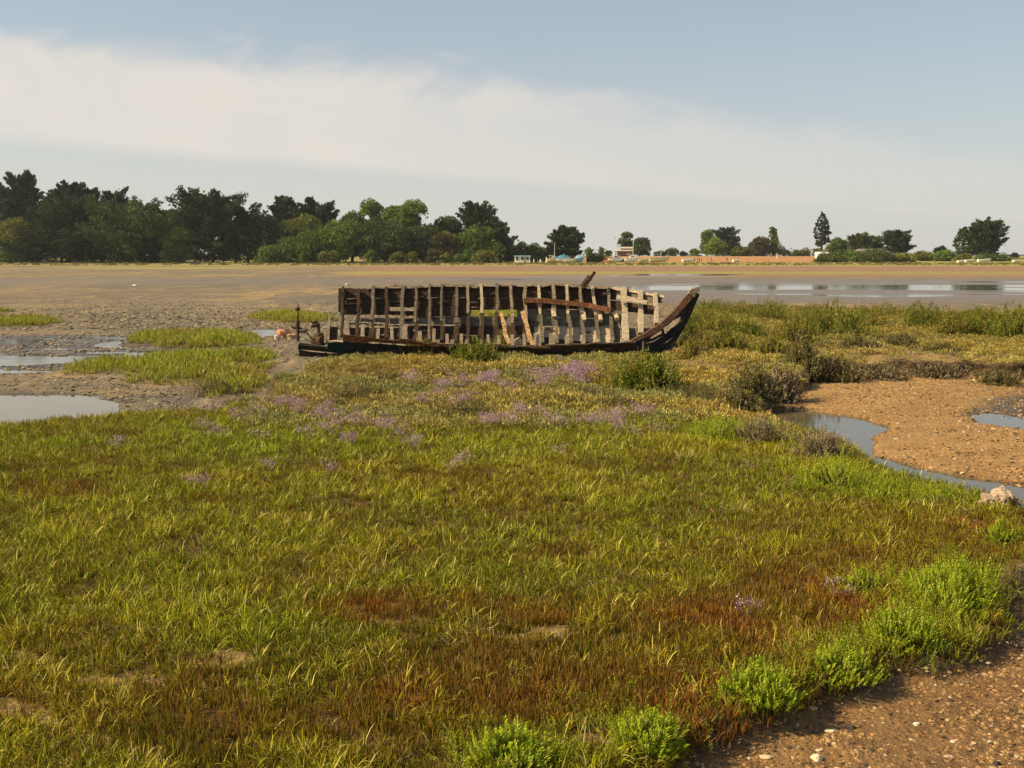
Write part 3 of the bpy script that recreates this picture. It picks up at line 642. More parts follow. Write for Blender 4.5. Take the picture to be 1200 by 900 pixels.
M_SH = leafmat('shrub_olive', col=(.165, .205, .018), straw=(.27, .21, .05), strawcut=.8, low=(.05, .045, .015), vary=.7, tr=.2)
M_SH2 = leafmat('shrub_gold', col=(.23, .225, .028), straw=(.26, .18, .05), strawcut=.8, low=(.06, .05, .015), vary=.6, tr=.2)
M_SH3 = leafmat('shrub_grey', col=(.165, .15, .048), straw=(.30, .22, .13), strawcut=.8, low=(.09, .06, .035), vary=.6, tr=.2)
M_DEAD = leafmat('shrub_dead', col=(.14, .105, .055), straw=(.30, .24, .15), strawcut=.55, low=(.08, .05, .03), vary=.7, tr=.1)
M_STEM = flat('shrub_stems', (.07, .05, .03), .9)
def stems_mesh(W, D, Hh, r, k=14):
    v = []; f = []
    for _ in range(k):
        a = r.uniform(0, 6.28); q = r.uniform(.3, .9); b0 = Vector((r.gauss(0, W*.07), r.gauss(0, D*.07), -.05)); b1 = Vector((math.cos(a)*W/2*q, math.sin(a)*D/2*q, Hh*(1-q*.6)))
        w_ = .012
        i = len(v)
        for p, ww in ((b0, w_), (b0.lerp(b1, .5)+Vector((0, 0, .03)), w_*.8), (b1, w_*.4)):
            v += [p+Vector((ww, 0, 0)), p+Vector((-ww*.5, ww*.87, 0)), p+Vector((-ww*.5, -ww*.87, 0))]
        for s in (0, 3):
            for j in range(3): f.append((i+s+j, i+s+(j+1) % 3, i+s+3+(j+1) % 3, i+s+3+j))
    return mesh('stems', v, f, M_STEM)
rb = random.Random(11)
def shrub(cx, by, wpx, hpx, mat, label, nm='shrub', cat='shrub', group=None, n=None, depth=.8, **kw):
    x, y = G(cx, by, 0.); x = float(x); y = float(y); s = y/F*1.0; W = wpx*s; Hh = hpx*s; D = W*depth
    y += D*.35; z = ground_z(x, y)
    e = obj(nm, None, label=label, cat=cat, group=group, loc=(x, y, z-.02))
    n = n or int(min(900, 160+ 380*W*Hh*4)); ln = min(.2, max(.08, Hh*.4))
    if y > 13: kw.setdefault('leaf', .060); kw.setdefault('lw', .024); kw.setdefault('nl', 8); n = int(n*1.5)
    else: n = int(n*1.7); kw.setdefault('leaf', .026); kw.setdefault('lw', .008)
    obj('foliage', bush_mesh('foliage', mat, n, W, D, Hh, rb, ln=ln, **kw), e)
    obj('stems', stems_mesh(W, D, Hh, rb), e); return e
GB = 'bright green seablite clumps at the marsh edge'
shrub(1130, 722, 130, 48, M_SB, 'largest bright green seablite clump beside the gravel at lower right', 'seablite_clump', 'plant', GB, n=700, nl=14)
shrub(1062, 762, 90, 42, M_SB, 'bright green seablite clump on the bank lip directly left of the largest one', 'seablite_clump', 'plant', GB, n=330, nl=14)
shrub(990, 795, 80, 36, M_SB, 'loose thin green seablite clump hanging over the gravel bank, third along from the right', 'seablite_clump', 'plant', GB, n=240, nl=14)
shrub(893, 828, 88, 38, M_SB, 'compact fresh green seablite clump with a dark undercut bank below it', 'seablite_clump', 'plant', GB, n=380, nl=14)
shrub(765, 884, 88, 40, M_SB, 'round green seablite clump at the bottom edge where the gravel begins', 'seablite_clump', 'plant', GB, n=380, nl=14)
shrub(598, 912, 100, 48, M_SB, 'green seablite clump cut by the bottom edge, left of the others', 'seablite_clump', 'plant', GB, n=380, nl=14)
shrub(1180, 640, 50, 26, M_SB, 'small green seablite clump at the right edge above the gravel', 'seablite_clump', 'plant', GB, n=130)
shrub(985, 578, 90, 38, M_SB, 'green seablite clump leaning over the creek below the dead heath mound', 'seablite_clump', 'plant', GB, n=330)
shrub(845, 520, 75, 30, M_SB, 'bright green seablite clump in the grass left of the creek bend', 'seablite_clump', 'plant', GB, n=300)
shrub(1042, 588, 60, 26, M_SB, 'low green seablite clump along the creek midway to the pale driftwood', 'seablite_clump', 'plant', GB, n=160)
shrub(1118, 588, 56, 16, M_SB, 'flat green seablite clump on the creek bank just left of the pale driftwood', 'seablite_clump', 'plant', GB, n=120)
shrub(1015, 700, 60, 30, M_SB, 'faint small green seablite clump inside the red brown glasswort', 'seablite_clump', 'plant', GB, n=90)
# heath mounds and shrubs
shrub(893, 522, 68, 30, M_DEAD, 'dead grey brown twiggy heath mound left of the creek', 'heath_mound', 'shrub', n=420, upb=.5)
shrub(965, 538, 66, 34, M_DEAD, 'rounded grey heath mound with green top standing beside the creek water', 'heath_mound', 'shrub', n=420, upb=.5)
shrub(760, 460, 90, 36, M_SH, 'dark green rounded shrub alone in the heath in front of the bow', 'seablite_shrub', 'shrub', n=900)
shrub(556, 432, 70, 26, M_SH, 'olive shrub growing against the near side of the wreck at its middle', 'seablite_shrub', 'shrub', n=560)
shrub(590, 412, 40, 22, M_SH, 'small green shrub right behind the olive one against the wreck', 'seablite_shrub', 'shrub', n=240)
shrub(492, 415, 44, 20, M_SH2, 'little olive brown shrub against the wreck left of its middle', 'seablite_shrub', 'shrub', n=240)
shrub(805, 402, 50, 40, M_SH, 'upright shrub just right of the bow', 'seablite_shrub', 'shrub', n=380)
shrub(822, 382, 70, 28, M_SH, 'wide green shrub behind the stem post', 'seablite_shrub', 'shrub', n=420)
shrub(812, 418, 30, 22, M_SH2, 'small reddish shrub at the foot of the bow', 'seablite_shrub', 'shrub', n=150)
shrub(883, 462, 62, 46, M_SH3, 'grey brown shrub overhanging the dark bank at the gravel corner', 'bank_shrub', 'shrub', n=700)
shrub(915, 455, 50, 40, M_DEAD, 'twiggy dead looking shrub hanging on the dark bank right of the grey brown one', 'bank_shrub', 'shrub', n=480)
shrub(942, 436, 42, 42, M_SH3, 'tall dark shrub at the head of the gravel bar', 'bank_shrub', 'shrub', n=430)
shrub(985, 436, 62, 28, M_SH3, 'low spreading shrub on the bank above the gravel bar', 'bank_shrub', 'shrub', n=430)
shrub(868, 486, 60, 22, M_SH3, 'grey heath shrub at the left end of the creek', 'bank_shrub', 'shrub', n=260)
shrub(1040, 434, 70, 15, M_DEAD, 'low twiggy dead growth hanging over the middle of the eroded bank', 'bank_shrub', 'shrub', n=260, upb=.4)
shrub(1108, 432, 64, 17, M_DEAD, 'dark twiggy growth on the eroded bank above the right end of the gravel', 'bank_shrub', 'shrub', n=260, upb=.4)
shrub(1178, 437, 56, 15, M_SH3, 'small grey shrub on the eroded bank at the right edge of the photo', 'bank_shrub', 'shrub', n=220, upb=.5)
BG = 'olive shrubs on the salt marsh right of the wreck'
SHR = [(845, 392, 60, 22, M_SH2, 'gold olive shrub in the second row right of the bow'), (878, 398, 50, 20, M_SH, 'dark shrub above the heath right of the bow'), (905, 378, 70, 22, M_SH, 'green shrub at the back of the marsh right of the bow'),
       (935, 408, 60, 28, M_SH2, 'gold shrub above the head of the gravel bar'), (985, 398, 110, 36, M_SH, 'largest bright topped green shrub in the middle of the right hand marsh'), (1020, 385, 60, 22, M_SH2, 'gold olive shrub behind the largest green one'),
       (870, 372, 60, 14, M_SH2, 'low shrub at the far marsh edge above the bow'), (960, 372, 60, 12, M_SH2, 'low far shrub left of centre on the right hand marsh'), (1045, 374, 80, 14, M_SH2, 'long low shrub along the far marsh edge'),
       (1085, 388, 64, 24, M_SH, 'dark green shrub right of the central green shrubs'), (1120, 396, 56, 26, M_SH2, 'gold green shrub left of the dark ones near the right edge'), (1160, 396, 64, 26, M_SH, 'dark shrub second from the right edge'),
       (1195, 400, 60, 34, M_SH, 'dark shrub at the right edge of the photo'), (1100, 376, 60, 12, M_SH, 'low dark shrub at the far marsh edge near the right'), (1150, 378, 60, 14, M_SH2, 'low gold shrub at the far marsh edge near the right'),
       (1195, 380, 50, 14, M_SH2, 'low gold shrub at the far right corner of the marsh'), (1062, 408, 60, 14, M_SH3, 'low grey shrub on the bank above the middle of the gravel'), (1110, 415, 60, 12, M_SH3, 'flat grey shrub on the eroded bank near the right'),
       (1010, 412, 50, 14, M_SH3, 'low grey green shrub below the largest green shrub'), (855, 412, 54, 20, M_SH2, 'golden low shrub left of the bank shrubs'), (905, 425, 50, 22, M_SH2, 'golden shrub just above the bank shrubs'),
       (840, 365, 50, 12, M_SH, 'small far shrub directly above the stem head'), (950, 386, 44, 20, M_SH, 'small dark shrub adjoining the largest green one on its left')]
for i, (cx, by, wp, hp, mt, lb) in enumerate(SHR): shrub(cx, by, wp*.95, hp*1.05, mt, lb, 'salt_shrub', 'shrub', BG, n=int(240+wp*hp*.22))
HM = 'grey green cushions in the flowering heath'
HMS = [(415, 468, 70, 20, 'grey green heath cushion nearest the wreck stern'), (545, 492, 90, 22, 'wide heath cushion at the lower edge of the flowering heath'), (450, 448, 60, 18, 'small heath cushion below the left end of the wreck'),
       (690, 470, 80, 12, 'flat pale heath cushion below the brightest purple flowers'), (820, 470, 80, 20, 'pale heath cushion left of the bank shrubs'), (730, 482, 70, 14, 'low heath cushion right of the lower flowers'), (385, 482, 60, 18, 'heath cushion beside the leftmost flowers'),
       (250, 446, 60, 16, 'dark green cushion on the left grass island')]
for cx, by, wp, hp, lb in HMS: shrub(cx, by, wp, hp, M_SH3, lb, 'heath_cushion', 'shrub', HM, n=420, upb=.5, leaf=.03, lw=.014, nl=8)

# ------------------------------------------------------------------ the wreck
W_DARK = woodmat('tarred_and_shaded_wood', (.016, .011, .008), (.075, .050, .030), rust=(.085, .045, .026))
W_GREY = woodmat('grey_wood', (.050, .042, .033), (.23, .19, .14))
W_TAN = woodmat('bleached_wood', (.30, .23, .15), (.60, .48, .34))
W_RIB = woodmat('weathered_rib', (.12, .09, .066), (.42, .34, .24), rust=(.12, .05, .03))
W_PALE = woodmat('pale_timber', (.32, .25, .17), (.60, .50, .37))
W_ORANGE = woodmat('split_timber', (.22, .12, .055), (.48, .32, .17), rust=(.12, .06, .03))
W_RUST = woodmat('rusty_timber', (.10, .038, .018), (.24, .10, .045), rust=(.36, .19, .09))
W_STEM = woodmat('stem_timber', (.045, .024, .015), (.17, .085, .05), rust=(.22, .12, .07))
W_NAVY = woodmat('blue_black_hull', (.020, .016, .013), (.045, .034, .026), paint=(.014, .020, .028), worn=.52)
W_TEAL = woodmat('teal_hull', (.022, .018, .014), (.050, .040, .028), paint=(.012, .034, .036), worn=.5)
M_RUST = flat('rusted_iron', (.055, .028, .018), .85, .5, 30)
wreck = obj('boat_wreck', None, label='long skeleton of a rotting wooden boat lying on the marsh with bare ribs', cat='shipwreck', loc=(0, 0, 0))
WO = at(600, 408, 25.4); wreck.location = (WO.x, WO.y, 0)
def wpart(name, v, f, mat, label=None, bev=0.):
    vv = [Vector(p)-Vector(wreck.location) for p in v]
    return obj(name, mesh(name, vv, f, mat), wreck, label)
rw = random.Random(5)
def slab(name, top, bot, Yt, Yb, th, mat, jit=.012, label=None, n=None):
    """plank between two photo polylines; Yt/Yb distance (number or function of px)"""
    def samp(pl, u):
        xs = [p[0] for p in pl]; x = xs[0]+(xs[-1]-xs[0])*u
        return x, float(np.interp(x, xs, [p[1] for p in pl]))
    L_ = abs(top[-1][0]-top[0][0]); n = n or max(3, int(L_/11))
    v = []
    for i in range(n+1):
        u = i/n
        for pl, Yf in ((top, Yt), (bot, Yb)):
            x, y = samp(pl, u); Y = Yf(x, y) if callable(Yf) else Yf
            p = at(x, y, Y) + Vector((rw.gauss(0, jit*.6), rw.gauss(0, jit*.4), rw.gauss(0, jit)))
            v.append(p); v.append(p+Vector((0, th, -.004)))
    f = []
    for i in range(n):
        a = i*4; b = a+4
        f += [(a, a+2, b+2, b), (a+1, b+1, b+3, a+3), (a, b, b+1, a+1), (a+2, a+3, b+3, b+2)]
    f += [(0, 1, 3, 2), (n*4, n*4+2, n*4+3, n*4+1)]
    return wpart(name, v, f, mat, label)
def beam(name, pts, w_, d_, mat, jit=.008, label=None, n=None):
    """timber along world points; w_ width across x, d_ depth"""
    P = [Vector(p) for p in pts]; Q = []
    for i in range(len(P)-1):
        k = max(1, int((P[i+1]-P[i]).length/.22))
        for j in range(k): Q.append(P[i].lerp(P[i+1], j/k))
    Q.append(P[-1]); v = []; f = []
    for i, p in enumerate(Q):
        d = ((Q[min(i+1, len(Q)-1)]-Q[max(i-1, 0)])).normalized(); s = d.cross(Vector((0, 1, 0)));
        s = s.normalized() if s.length > .1 else Vector((1, 0, 0)); e = d.cross(s).normalized(); tt = i/(len(Q)-1)
        ww = (w_ if isinstance(w_, (int, float)) else w_[0]+(w_[1]-w_[0])*tt)/2*(1+rw.uniform(-.14, .14)); dd = d_/2
        p = p+Vector((rw.gauss(0, jit), 0, 0))
        v += [p+s*ww+e*dd, p-s*ww+e*dd, p-s*ww-e*dd, p+s*ww-e*dd]
    for i in range(len(Q)-1):
        a = i*4
        for j in range(4): f.append((a+j, a+(j+1) % 4, a+4+(j+1) % 4, a+4+j))
    k = len(v)-4; f += [(3, 2, 1, 0), (k, k+1, k+2, k+3)]
    return wpart(name, v, f, mat, label)
def yfar(x, y):
    base = 26.55 - max(0, (x-690)/90)**1.6*.75 - max(0, (470-x)/110)**2*.25
    zz = H - (y-HOR)*26.8/F; return base + 1.05*max(0, zz/1.6)**.75
FP = [  # x0, x1, top y0,y1, bottom y0,y1, material
    (397, 500, 338.5, 337, 349, 348.5, W_DARK), (500, 640, 336, 334.5, 348.5, 348.5, W_DARK), (640, 722, 334, 337.5, 348.5, 350, W_DARK), (722, 777, 338, 346.5, 349, 355, W_GREY),
    (398, 560, 349.8, 349.3, 359, 359.3, W_DARK), (560, 716, 349.3, 350, 361, 362, W_DARK), (714, 771, 352, 359, 362, 368.5, W_DARK),
    (399, 457, 360, 360, 368.2, 368, W_DARK), (455, 490, 364.6, 365, 368.5, 368.5, W_DARK), (488, 552, 360, 360, 371, 370.3, W_DARK), (606, 668, 362, 362.5, 371.5, 371.5, W_GREY), (666, 718, 362.7, 363.5, 371.8, 372.5, W_GREY),
    (550, 612, 360, 360.5, 362.3, 362.3, W_DARK),
    (422, 482, 373.6, 373, 376.4, 379.5, W_GREY), (468, 548, 372.6, 371, 378.5, 380.5, W_GREY), (546, 624, 371, 371, 380.5, 381.5, W_GREY), (606, 718, 372.5, 373, 381.5, 381.5, W_GREY),
    (474, 560, 381.6, 381.8, 393, 393, W_DARK), (558, 626, 381.8, 382, 393, 393, W_DARK), (480, 560, 393.5, 393.8, 406, 406, W_DARK), (558, 628, 393.8, 394, 406, 406, W_DARK),
    (404, 470, 378.5, 381, 379.5, 382.5, W_GREY), (404, 482, 384, 384.6, 398, 401, W_DARK),
    (620, 718, 383, 380, 389.6, 392.6, W_TAN), (624, 719, 390.6, 393.4, 393, 403, W_TAN), (624, 700, 394, 401, 406, 406, W_DARK),
    (716, 762, 383.5, 385, 402, 393, W_GREY), (716, 733, 362, 366, 384, 384, W_GREY)]
topy0 = lambda x: float(np.interp(x, [402, 480, 620, 690, 720], [338, 335.5, 333, 334, 338]))
for k, q in enumerate(FP):
    fy = lambda x, y, k=k: yfar(x, y)+.018*(k % 3)
    slab('plank', [(q[0], q[2]-.3), (q[1], q[3]-.3)], [(q[0], q[4]+.7), (q[1], q[5]+.7)], fy, fy, .045, q[6])
for k in range(34):
    x = rw.uniform(404, 715); wd_ = rw.uniform(6, 16); y = rw.choice([topy0(x)+rw.uniform(2, 24), rw.uniform(372, 398)]); hh = rw.uniform(.9, 2.6)
    fy2 = lambda x_, y_: yfar(x_, y_)-.03
    slab('plank_remnant', [(x, y), (x+wd_, y+rw.uniform(-.6, .6))], [(x, y+hh), (x+wd_, y+hh*rw.uniform(.5, 1.))], fy2, fy2, .03, rw.choice([W_GREY, W_RIB, W_DARK, W_RUST]), .01, n=3)
# top rail with broken edge
slab('rail', [(430, 335.8), (520, 334), (640, 332.6), (715, 335)], [(430, 338.2), (520, 336.2), (640, 335), (715, 338)], lambda x, y: yfar(x, y)-.08, lambda x, y: yfar(x, y)-.08, .16, W_RIB, .02)
slab('rail', [(680, 334.2), (720, 336), (778, 346)], [(680, 336.5), (720, 339), (778, 349)], lambda x, y: yfar(x, y)-.06, lambda x, y: yfar(x, y)-.06, .14, W_TAN, .01)
def topy(x): return float(np.interp(x, [402, 440, 480, 560, 620, 690, 720, 750, 775], [338, 337, 335.5, 334, 333, 334, 338, 342, 347]))
FR = [(403, 0, 394), (421, 1, 394), (438, 1, 396), (454.5, 1, 397), (471, 1, 398), (487, 2, 399), (503, 1, 399), (519, 1, 400), (534, 2, 401), (549.5, 3, 401), (565.5, 3, 402), (583.5, 2, 402), (599, 2, 403), (615, 2, 403), (631.5, 3, 404), (648, 2, 404), (664, 3, 404), (680, 3, 403), (696.5, 3, 403), (712.5, 3, 402)]
for k, (x, kind, yb) in enumerate(FR):
    x += rw.uniform(-1.3, 1.3); tilt = rw.uniform(-1.6, 1.6); t0 = rw.choice([-1.2, -.5, .4, 1.5, 3.])
    mt = (W_DARK, W_DARK if x < 480 and k % 2 else W_GREY, W_GREY if x < 590 else W_RIB, W_TAN)[kind]; lean = (x-560)*.004  # left ribs in darker wood: their shadow put into the colour
    pts = []
    for j in range(7):
        u = j/6; y = topy(x)+t0+(yb-topy(x)-t0)*u; xx = x+lean*u*4+tilt*(u-.3)+ (3.0*u*u if x > 590 else 0) + rw.gauss(0, .35)
        yy = yfar(xx, y) - .09 - .05*u; pts.append(at(xx, y, yy))
    if kind == 3:  # lit upper and shaded lower rib lengths painted by choice of wood
        beam('frame', pts[:4], .075, .11, W_RIB if k % 2 else W_TAN); beam('frame', [p+Vector((.01, .012, 0)) for p in pts[3:]], .085, .11, W_DARK if x < 600 else W_GREY)
    else:
        c = rw.choice([3, 4, 4, 6]); beam('frame', pts[:c+1], rw.uniform(.06, .09), .11, mt)
        if c < 6: beam('frame', [p+Vector((.015, .02, 0)) for p in pts[c:]], .08, .10, W_DARK if x < 600 else W_GREY)
for x0, y0, x1, y1, yo, wd in ((730.5, 337, 733, 402, .1, .15), (750.5, 341, 751, 391, .1, .13), (767.5, 344, 769, 380, .1, .11)):
    beam('frame', [at(x0, y0, yfar(x0, y0)-.1), at((x0+x1)/2+.5, (y0+y1)/2, yfar(x0, (y0+y1)/2)-.12), at(x1, y1, yfar(x1, y1)-.2)], wd, .12, W_PALE, label='pale bleached frame near the bow')
for x0, y0, x1, y1 in ((648, 357, 650, 372), (680, 360, 685, 376), (698, 362, 704, 376), (719, 366, 723, 374)):
    beam('frame', [at(x0, y0, yfar(x0, y0)-.16), at(x1-1, (y0+y1)/2, yfar(x0, y0)-.2), at(x1, y1, yfar(x1, y1)-.2)], .11, .1, W_TAN)
beam('beam_shelf', [at(x, y, yfar(x, y)-.24) for x, y in ((613, 352), (640, 352.5), (665, 355), (690, 358), (716, 363.5))], .115, .14, W_RUST, .012, label='red brown shelf timber across the ribs')
beam('shelf_plank', [at(723, 347.5, 26.9), at(742, 351, 26.7), at(759, 354.5, 26.5)], .11, .08, W_PALE, .004, label='pale plank end across the bow frames')
beam('knee', [at(680.5, 336.5, 27.3), at(686, 330, 27.3), at(692, 325, 27.25)], (.12, .17), .12, W_GREY, label='grey broken timber sticking up over the rail')
beam('knee', [at(684, 335.5, 27.2), at(691, 327.5, 27.2), at(697.5, 318.5, 27.2)], (.12, .06), .1, W_DARK, label='dark broken timber sticking up over the rail')
beam('loose_timber', [at(587.5, 367, 26.1), at(590.5, 380, 25.6), at(592, 392, 25.2), at(598, 403.5, 24.9)], (.09, .11), .08, W_ORANGE, .004, label='left of two orange timbers leaning inside the hull')
beam('loose_timber', [at(612.5, 366, 26.1), at(617, 380, 25.6), at(620, 392, 25.2), at(625, 405, 24.9)], (.10, .12), .08, W_ORANGE, .004, label='right of two orange timbers leaning inside the hull')
# near side: stub frames, planks
STB = [(407, 378, 392, 1.3), (425, 380, 393.5, 1.1), (442.5, 385, 395, 1), (459.5, 383, 396.5, 1), (474.5, 382, 397, 1.4), (476.5, 388, 397.5, 1), (492, 388, 398.5, 1.1), (508, 385, 400, 1), (524, 391, 401, 1), (540, 391, 402, 1), (572, 392, 403, .9), (584.5, 393, 403, 1), (600, 392, 403, 1.1), (614.5, 391, 404, 1), (627, 391, 404, .9), (632, 391, 405, 1.2), (645.5, 392, 404.5, 1.2), (649, 393, 404.5, .9), (664.5, 394, 404.5, 1.1), (684, 396, 404, .9), (700, 397, 404, .8), (729, 397, 402, 1)]
ynear = lambda x, y: 24.75 - .5*max(0, (H-(y-HOR)*24.7/F)/.6) - max(0, (x-700)/100)**1.5*-.75
for x, y0, y1, s in STB:
    Yn = ynear(x, y1)+.12
    beam('frame_stub', [at(x+rw.uniform(-1, 1), y0, Yn+.02), at(x, y1+1.5, Yn)], (.075*s, .09*s), .09, W_PALE if rw.random() < .6 else W_TAN, .004)
beam('frame_stub', [at(610, 399, 25.2), at(603, 404, 25.0), at(598, 405, 25)], .18, .08, W_TAN)
def near(name, top, bot, mat, th=.05, off=0., label=None, jit=.012):
    return slab(name, top, bot, lambda x, y: ynear(x, y)+off, lambda x, y: ynear(x, y)+off, th, mat, jit, label)
near('plank', [(349.5, 402), (383, 407)], [(349.5, 409), (383, 413)], W_TEAL)
near('plank', [(383, 401.2), (404, 401.8)], [(383, 413), (404, 414)], W_TEAL)
near('plank', [(350, 409.6), (382, 413.6), (425, 415)], [(351, 417), (382, 422), (425, 424)], W_DARK)
slab('cap_plank', [(350, 401.2), (383.5, 406.4)], [(350, 403.0), (383.5, 408.0)], lambda x, y: ynear(x, y)-.02, lambda x, y: ynear(x, y)-.03, .12, W_GREY)
near('plank', [(402, 392), (440, 396.5), (510, 401.5)], [(402, 399), (440, 402), (510, 406.5)], W_RUST, .10, -.04, 'rusty orange upper plank at the stern', .018)
near('plank', [(402, 399.4), (470, 404.8)], [(402, 407.5), (470, 411)], W_TEAL)
near('plank', [(403, 407.8), (470, 411.4)], [(403, 415), (470, 418)], W_NAVY)
near('plank', [(468, 404.6), (560, 407.6)], [(468, 411.4), (560, 413)], W_DARK)
near('plank', [(468, 411.8), (560, 413.4)], [(468, 420), (560, 420)], W_NAVY)
near('plank', [(505, 401.5), (560, 404), (645, 406)], [(505, 404.2), (560, 406), (645, 408)], W_ORANGE, .13, -.03, 'sunlit broken plank edge at mid length', .014)
near('plank', [(556, 407), (640, 408.4)], [(556, 413), (640, 413.4)], W_DARK)
near('plank', [(640, 405.4), (745, 401)], [(640, 410), (745, 408)], W_DARK)
near('plank', [(640, 404), (745, 400)], [(640, 405.6), (745, 401.8)], W_RIB, .10, -.02, None, .012)
near('plank', [(556, 413.6), (660, 411), (748, 408.6)], [(556, 420), (660, 419), (748, 418)], W_NAVY)
# bow planks sweeping up to the stem
yb = lambda x, y: 24.98 + max(0, (x-745)/70)*.50
b0 = [(743, 401.5), (765, 392.5), (785, 378.5), (800, 363), (809, 350)]; b1 = [(743, 406), (768, 399), (790, 385), (804, 369.5), (812.5, 354)]
b2 = [(743, 411.5), (772, 406.5), (794, 392), (806, 375.5), (813.5, 359)]; b3 = [(743, 418), (768, 417.5), (781, 411), (793, 393), (805, 372)]
slab('bow_plank', b0, b1, yb, yb, .05, W_NAVY, .006); slab('bow_plank', [(x, y+.5) for x, y in b1], b2, yb, yb, .05, W_NAVY, .006); slab('bow_plank', [(x, y+.5) for x, y in b2], b3, yb, yb, .05, W_NAVY, .006)
slab('plank_splinter', [(763, 395.2), (775, 388.4)], [(763, 397.2), (775, 390.2)], 24.95, 24.95, .06, W_TAN, .008); slab('plank_splinter', [(780, 388), (793, 377.5)], [(780, 389.6), (793, 378.8)], 25.0, 25.0, .06, W_TAN, .006)
slab('plank_splinter', [(778, 385), (797, 371)], [(780, 391), (797, 375)], 25.12, 25.12, .06, W_TAN, .01)
slab('plank_splinter', [(752.8, 400), (754.6, 400)], [(752.8, 416), (754.6, 416)], 24.93, 24.93, .04, W_RIB, .003, n=3)
beam('stem_post', [at(737, 402.5, 25.5), at(756, 393.5, 25.45), at(776, 381.5, 25.45), at(791, 367.5, 25.45), at(802, 354, 25.45), at(809, 346, 25.45), at(814.5, 341.5, 25.45)], (.11, .18), .18, W_STEM, .006, 'dark brown curved stem timber')
beam('cutwater', [at(781, 413, 25.5), at(792.5, 394, 25.5), at(803.5, 374, 25.5), at(811, 357, 25.5), at(816.5, 343.5, 25.5)], (.13, .12), .14, W_NAVY, .006, 'dark outer stem')
beam('stem_head', [at(810, 346, 25.44), at(812.5, 341.5, 25.44), at(816.5, 339.3, 25.44), at(820, 339.5, 25.44)], (.18, .13), .2, W_RIB, .01, 'pale weathered stem head')
# keel and floor timbers lying inside
beam('keel', [at(395, 413, 25.7), at(600, 408, 25.8), at(780, 407, 25.6)], .2, .22, W_DARK, .01)
for k in range(20):
    x = 410+k*17; beam('floor_timber', [at(x, 405, 25.0), at(x+1, 403, 25.8), at(x+1, 400, 26.45)], .10, .10, W_GREY, .006)
# stern pieces
beam('stern_post', [at(386.2, 371.5, 25.2), at(385, 386, 25.2), at(383.5, 401, 25.2)], (.07, .10), .09, W_TAN, .004, label='tall tan post at the stern')
beam('stern_post', [at(381.5, 386, 25.1), at(381, 402, 25.1)], .05, .06, W_TAN, .004)
beam('stern_post', [at(391.2, 383, 25.25), at(391, 401, 25.25)], .17, .12, W_DARK, .004, label='dark stub post at the stern')
slab('stern_board', [(386, 399.6), (402, 400.4)], [(386, 402), (402, 402.6)], 24.75, 24.75, .4, W_TAN, .006, n=3)
slab('plank', [(396.5, 344), (404, 342)], [(396.5, 365), (404, 367)], 27.2, 27.2, .05, W_DARK, .01, n=3)
# hanging rod below the stern plank
def rod(name, pts, rad, mat, parent=None, org=None, sides=6, **kw):
    P = [Vector(p) for p in pts]; v = []; f = []
    for i, p in enumerate(P):
        d = (P[min(i+1, len(P)-1)]-P[max(i-1, 0)]).normalized(); s = d.orthogonal().normalized(); e = d.cross(s); rr = rad if isinstance(rad, (int, float)) else rad[i]
        for j in range(sides):
            a = j*2*math.pi/sides; v.append(p+(s*math.cos(a)+e*math.sin(a))*rr-(org or Vector()))
    for i in range(len(P)-1):
        for j in range(sides): f.append((i*sides+j, i*sides+(j+1) % sides, (i+1)*sides+(j+1) % sides, (i+1)*sides+j))
    f += [tuple(range(sides))[::-1], tuple((len(P)-1)*sides+j for j in range(sides))]
    return obj(name, mesh(name, v, f, mat), parent, **kw)
WL = Vector(wreck.location)
rod('bolt', [at(370, 420, 24.8), at(370.5, 424, 24.8), at(370.5, 431, 24.8)], [.035, .03, .04], M_RUST, wreck, WL)
# winch of rusty iron
wp = at(374, 402, 25.3); wz = ground_z(wp.x, wp.y)
win = obj('rusty_winch', None, label='rusty iron winch with bent arms standing in the stern of the wreck', cat='winch', loc=(wp.x, wp.y, 0)); WI = Vector((wp.x, wp.y, 0))
rod('frame', [at(373, 408, 25.3), at(373.5, 390, 25.3), at(373, 379, 25.3), at(370, 377, 25.3)], .045, M_RUST, win, WI)
rod('arm', [at(370.5, 377, 25.3), at(366, 378, 25.3), at(364.5, 375.8, 25.3)], [.05, .035, .02], M_RUST, win, WI)
rod('arm', [at(372, 381, 25.3), at(368, 381, 25.3), at(364.5, 383.5, 25.3)], [.06, .06, .03], M_RUST, win, WI)
rod('drum', [at(368.5, 399, 25.45), at(379, 399, 25.15)], .13, M_RUST, win, WI, 12)
rod('drum', [at(371, 393, 25.4), at(376, 394, 25.2)], .08, M_RUST, win, WI, 10)
rod('crank', [at(378, 402, 25.2), at(380, 395, 25.2), at(377, 389, 25.2)], .02, M_RUST, win, WI)
rod('lever', [at(369, 400, 25.2), at(362, 393, 25.2), at(358, 388, 25.2)], .02, M_RUST, win, WI)
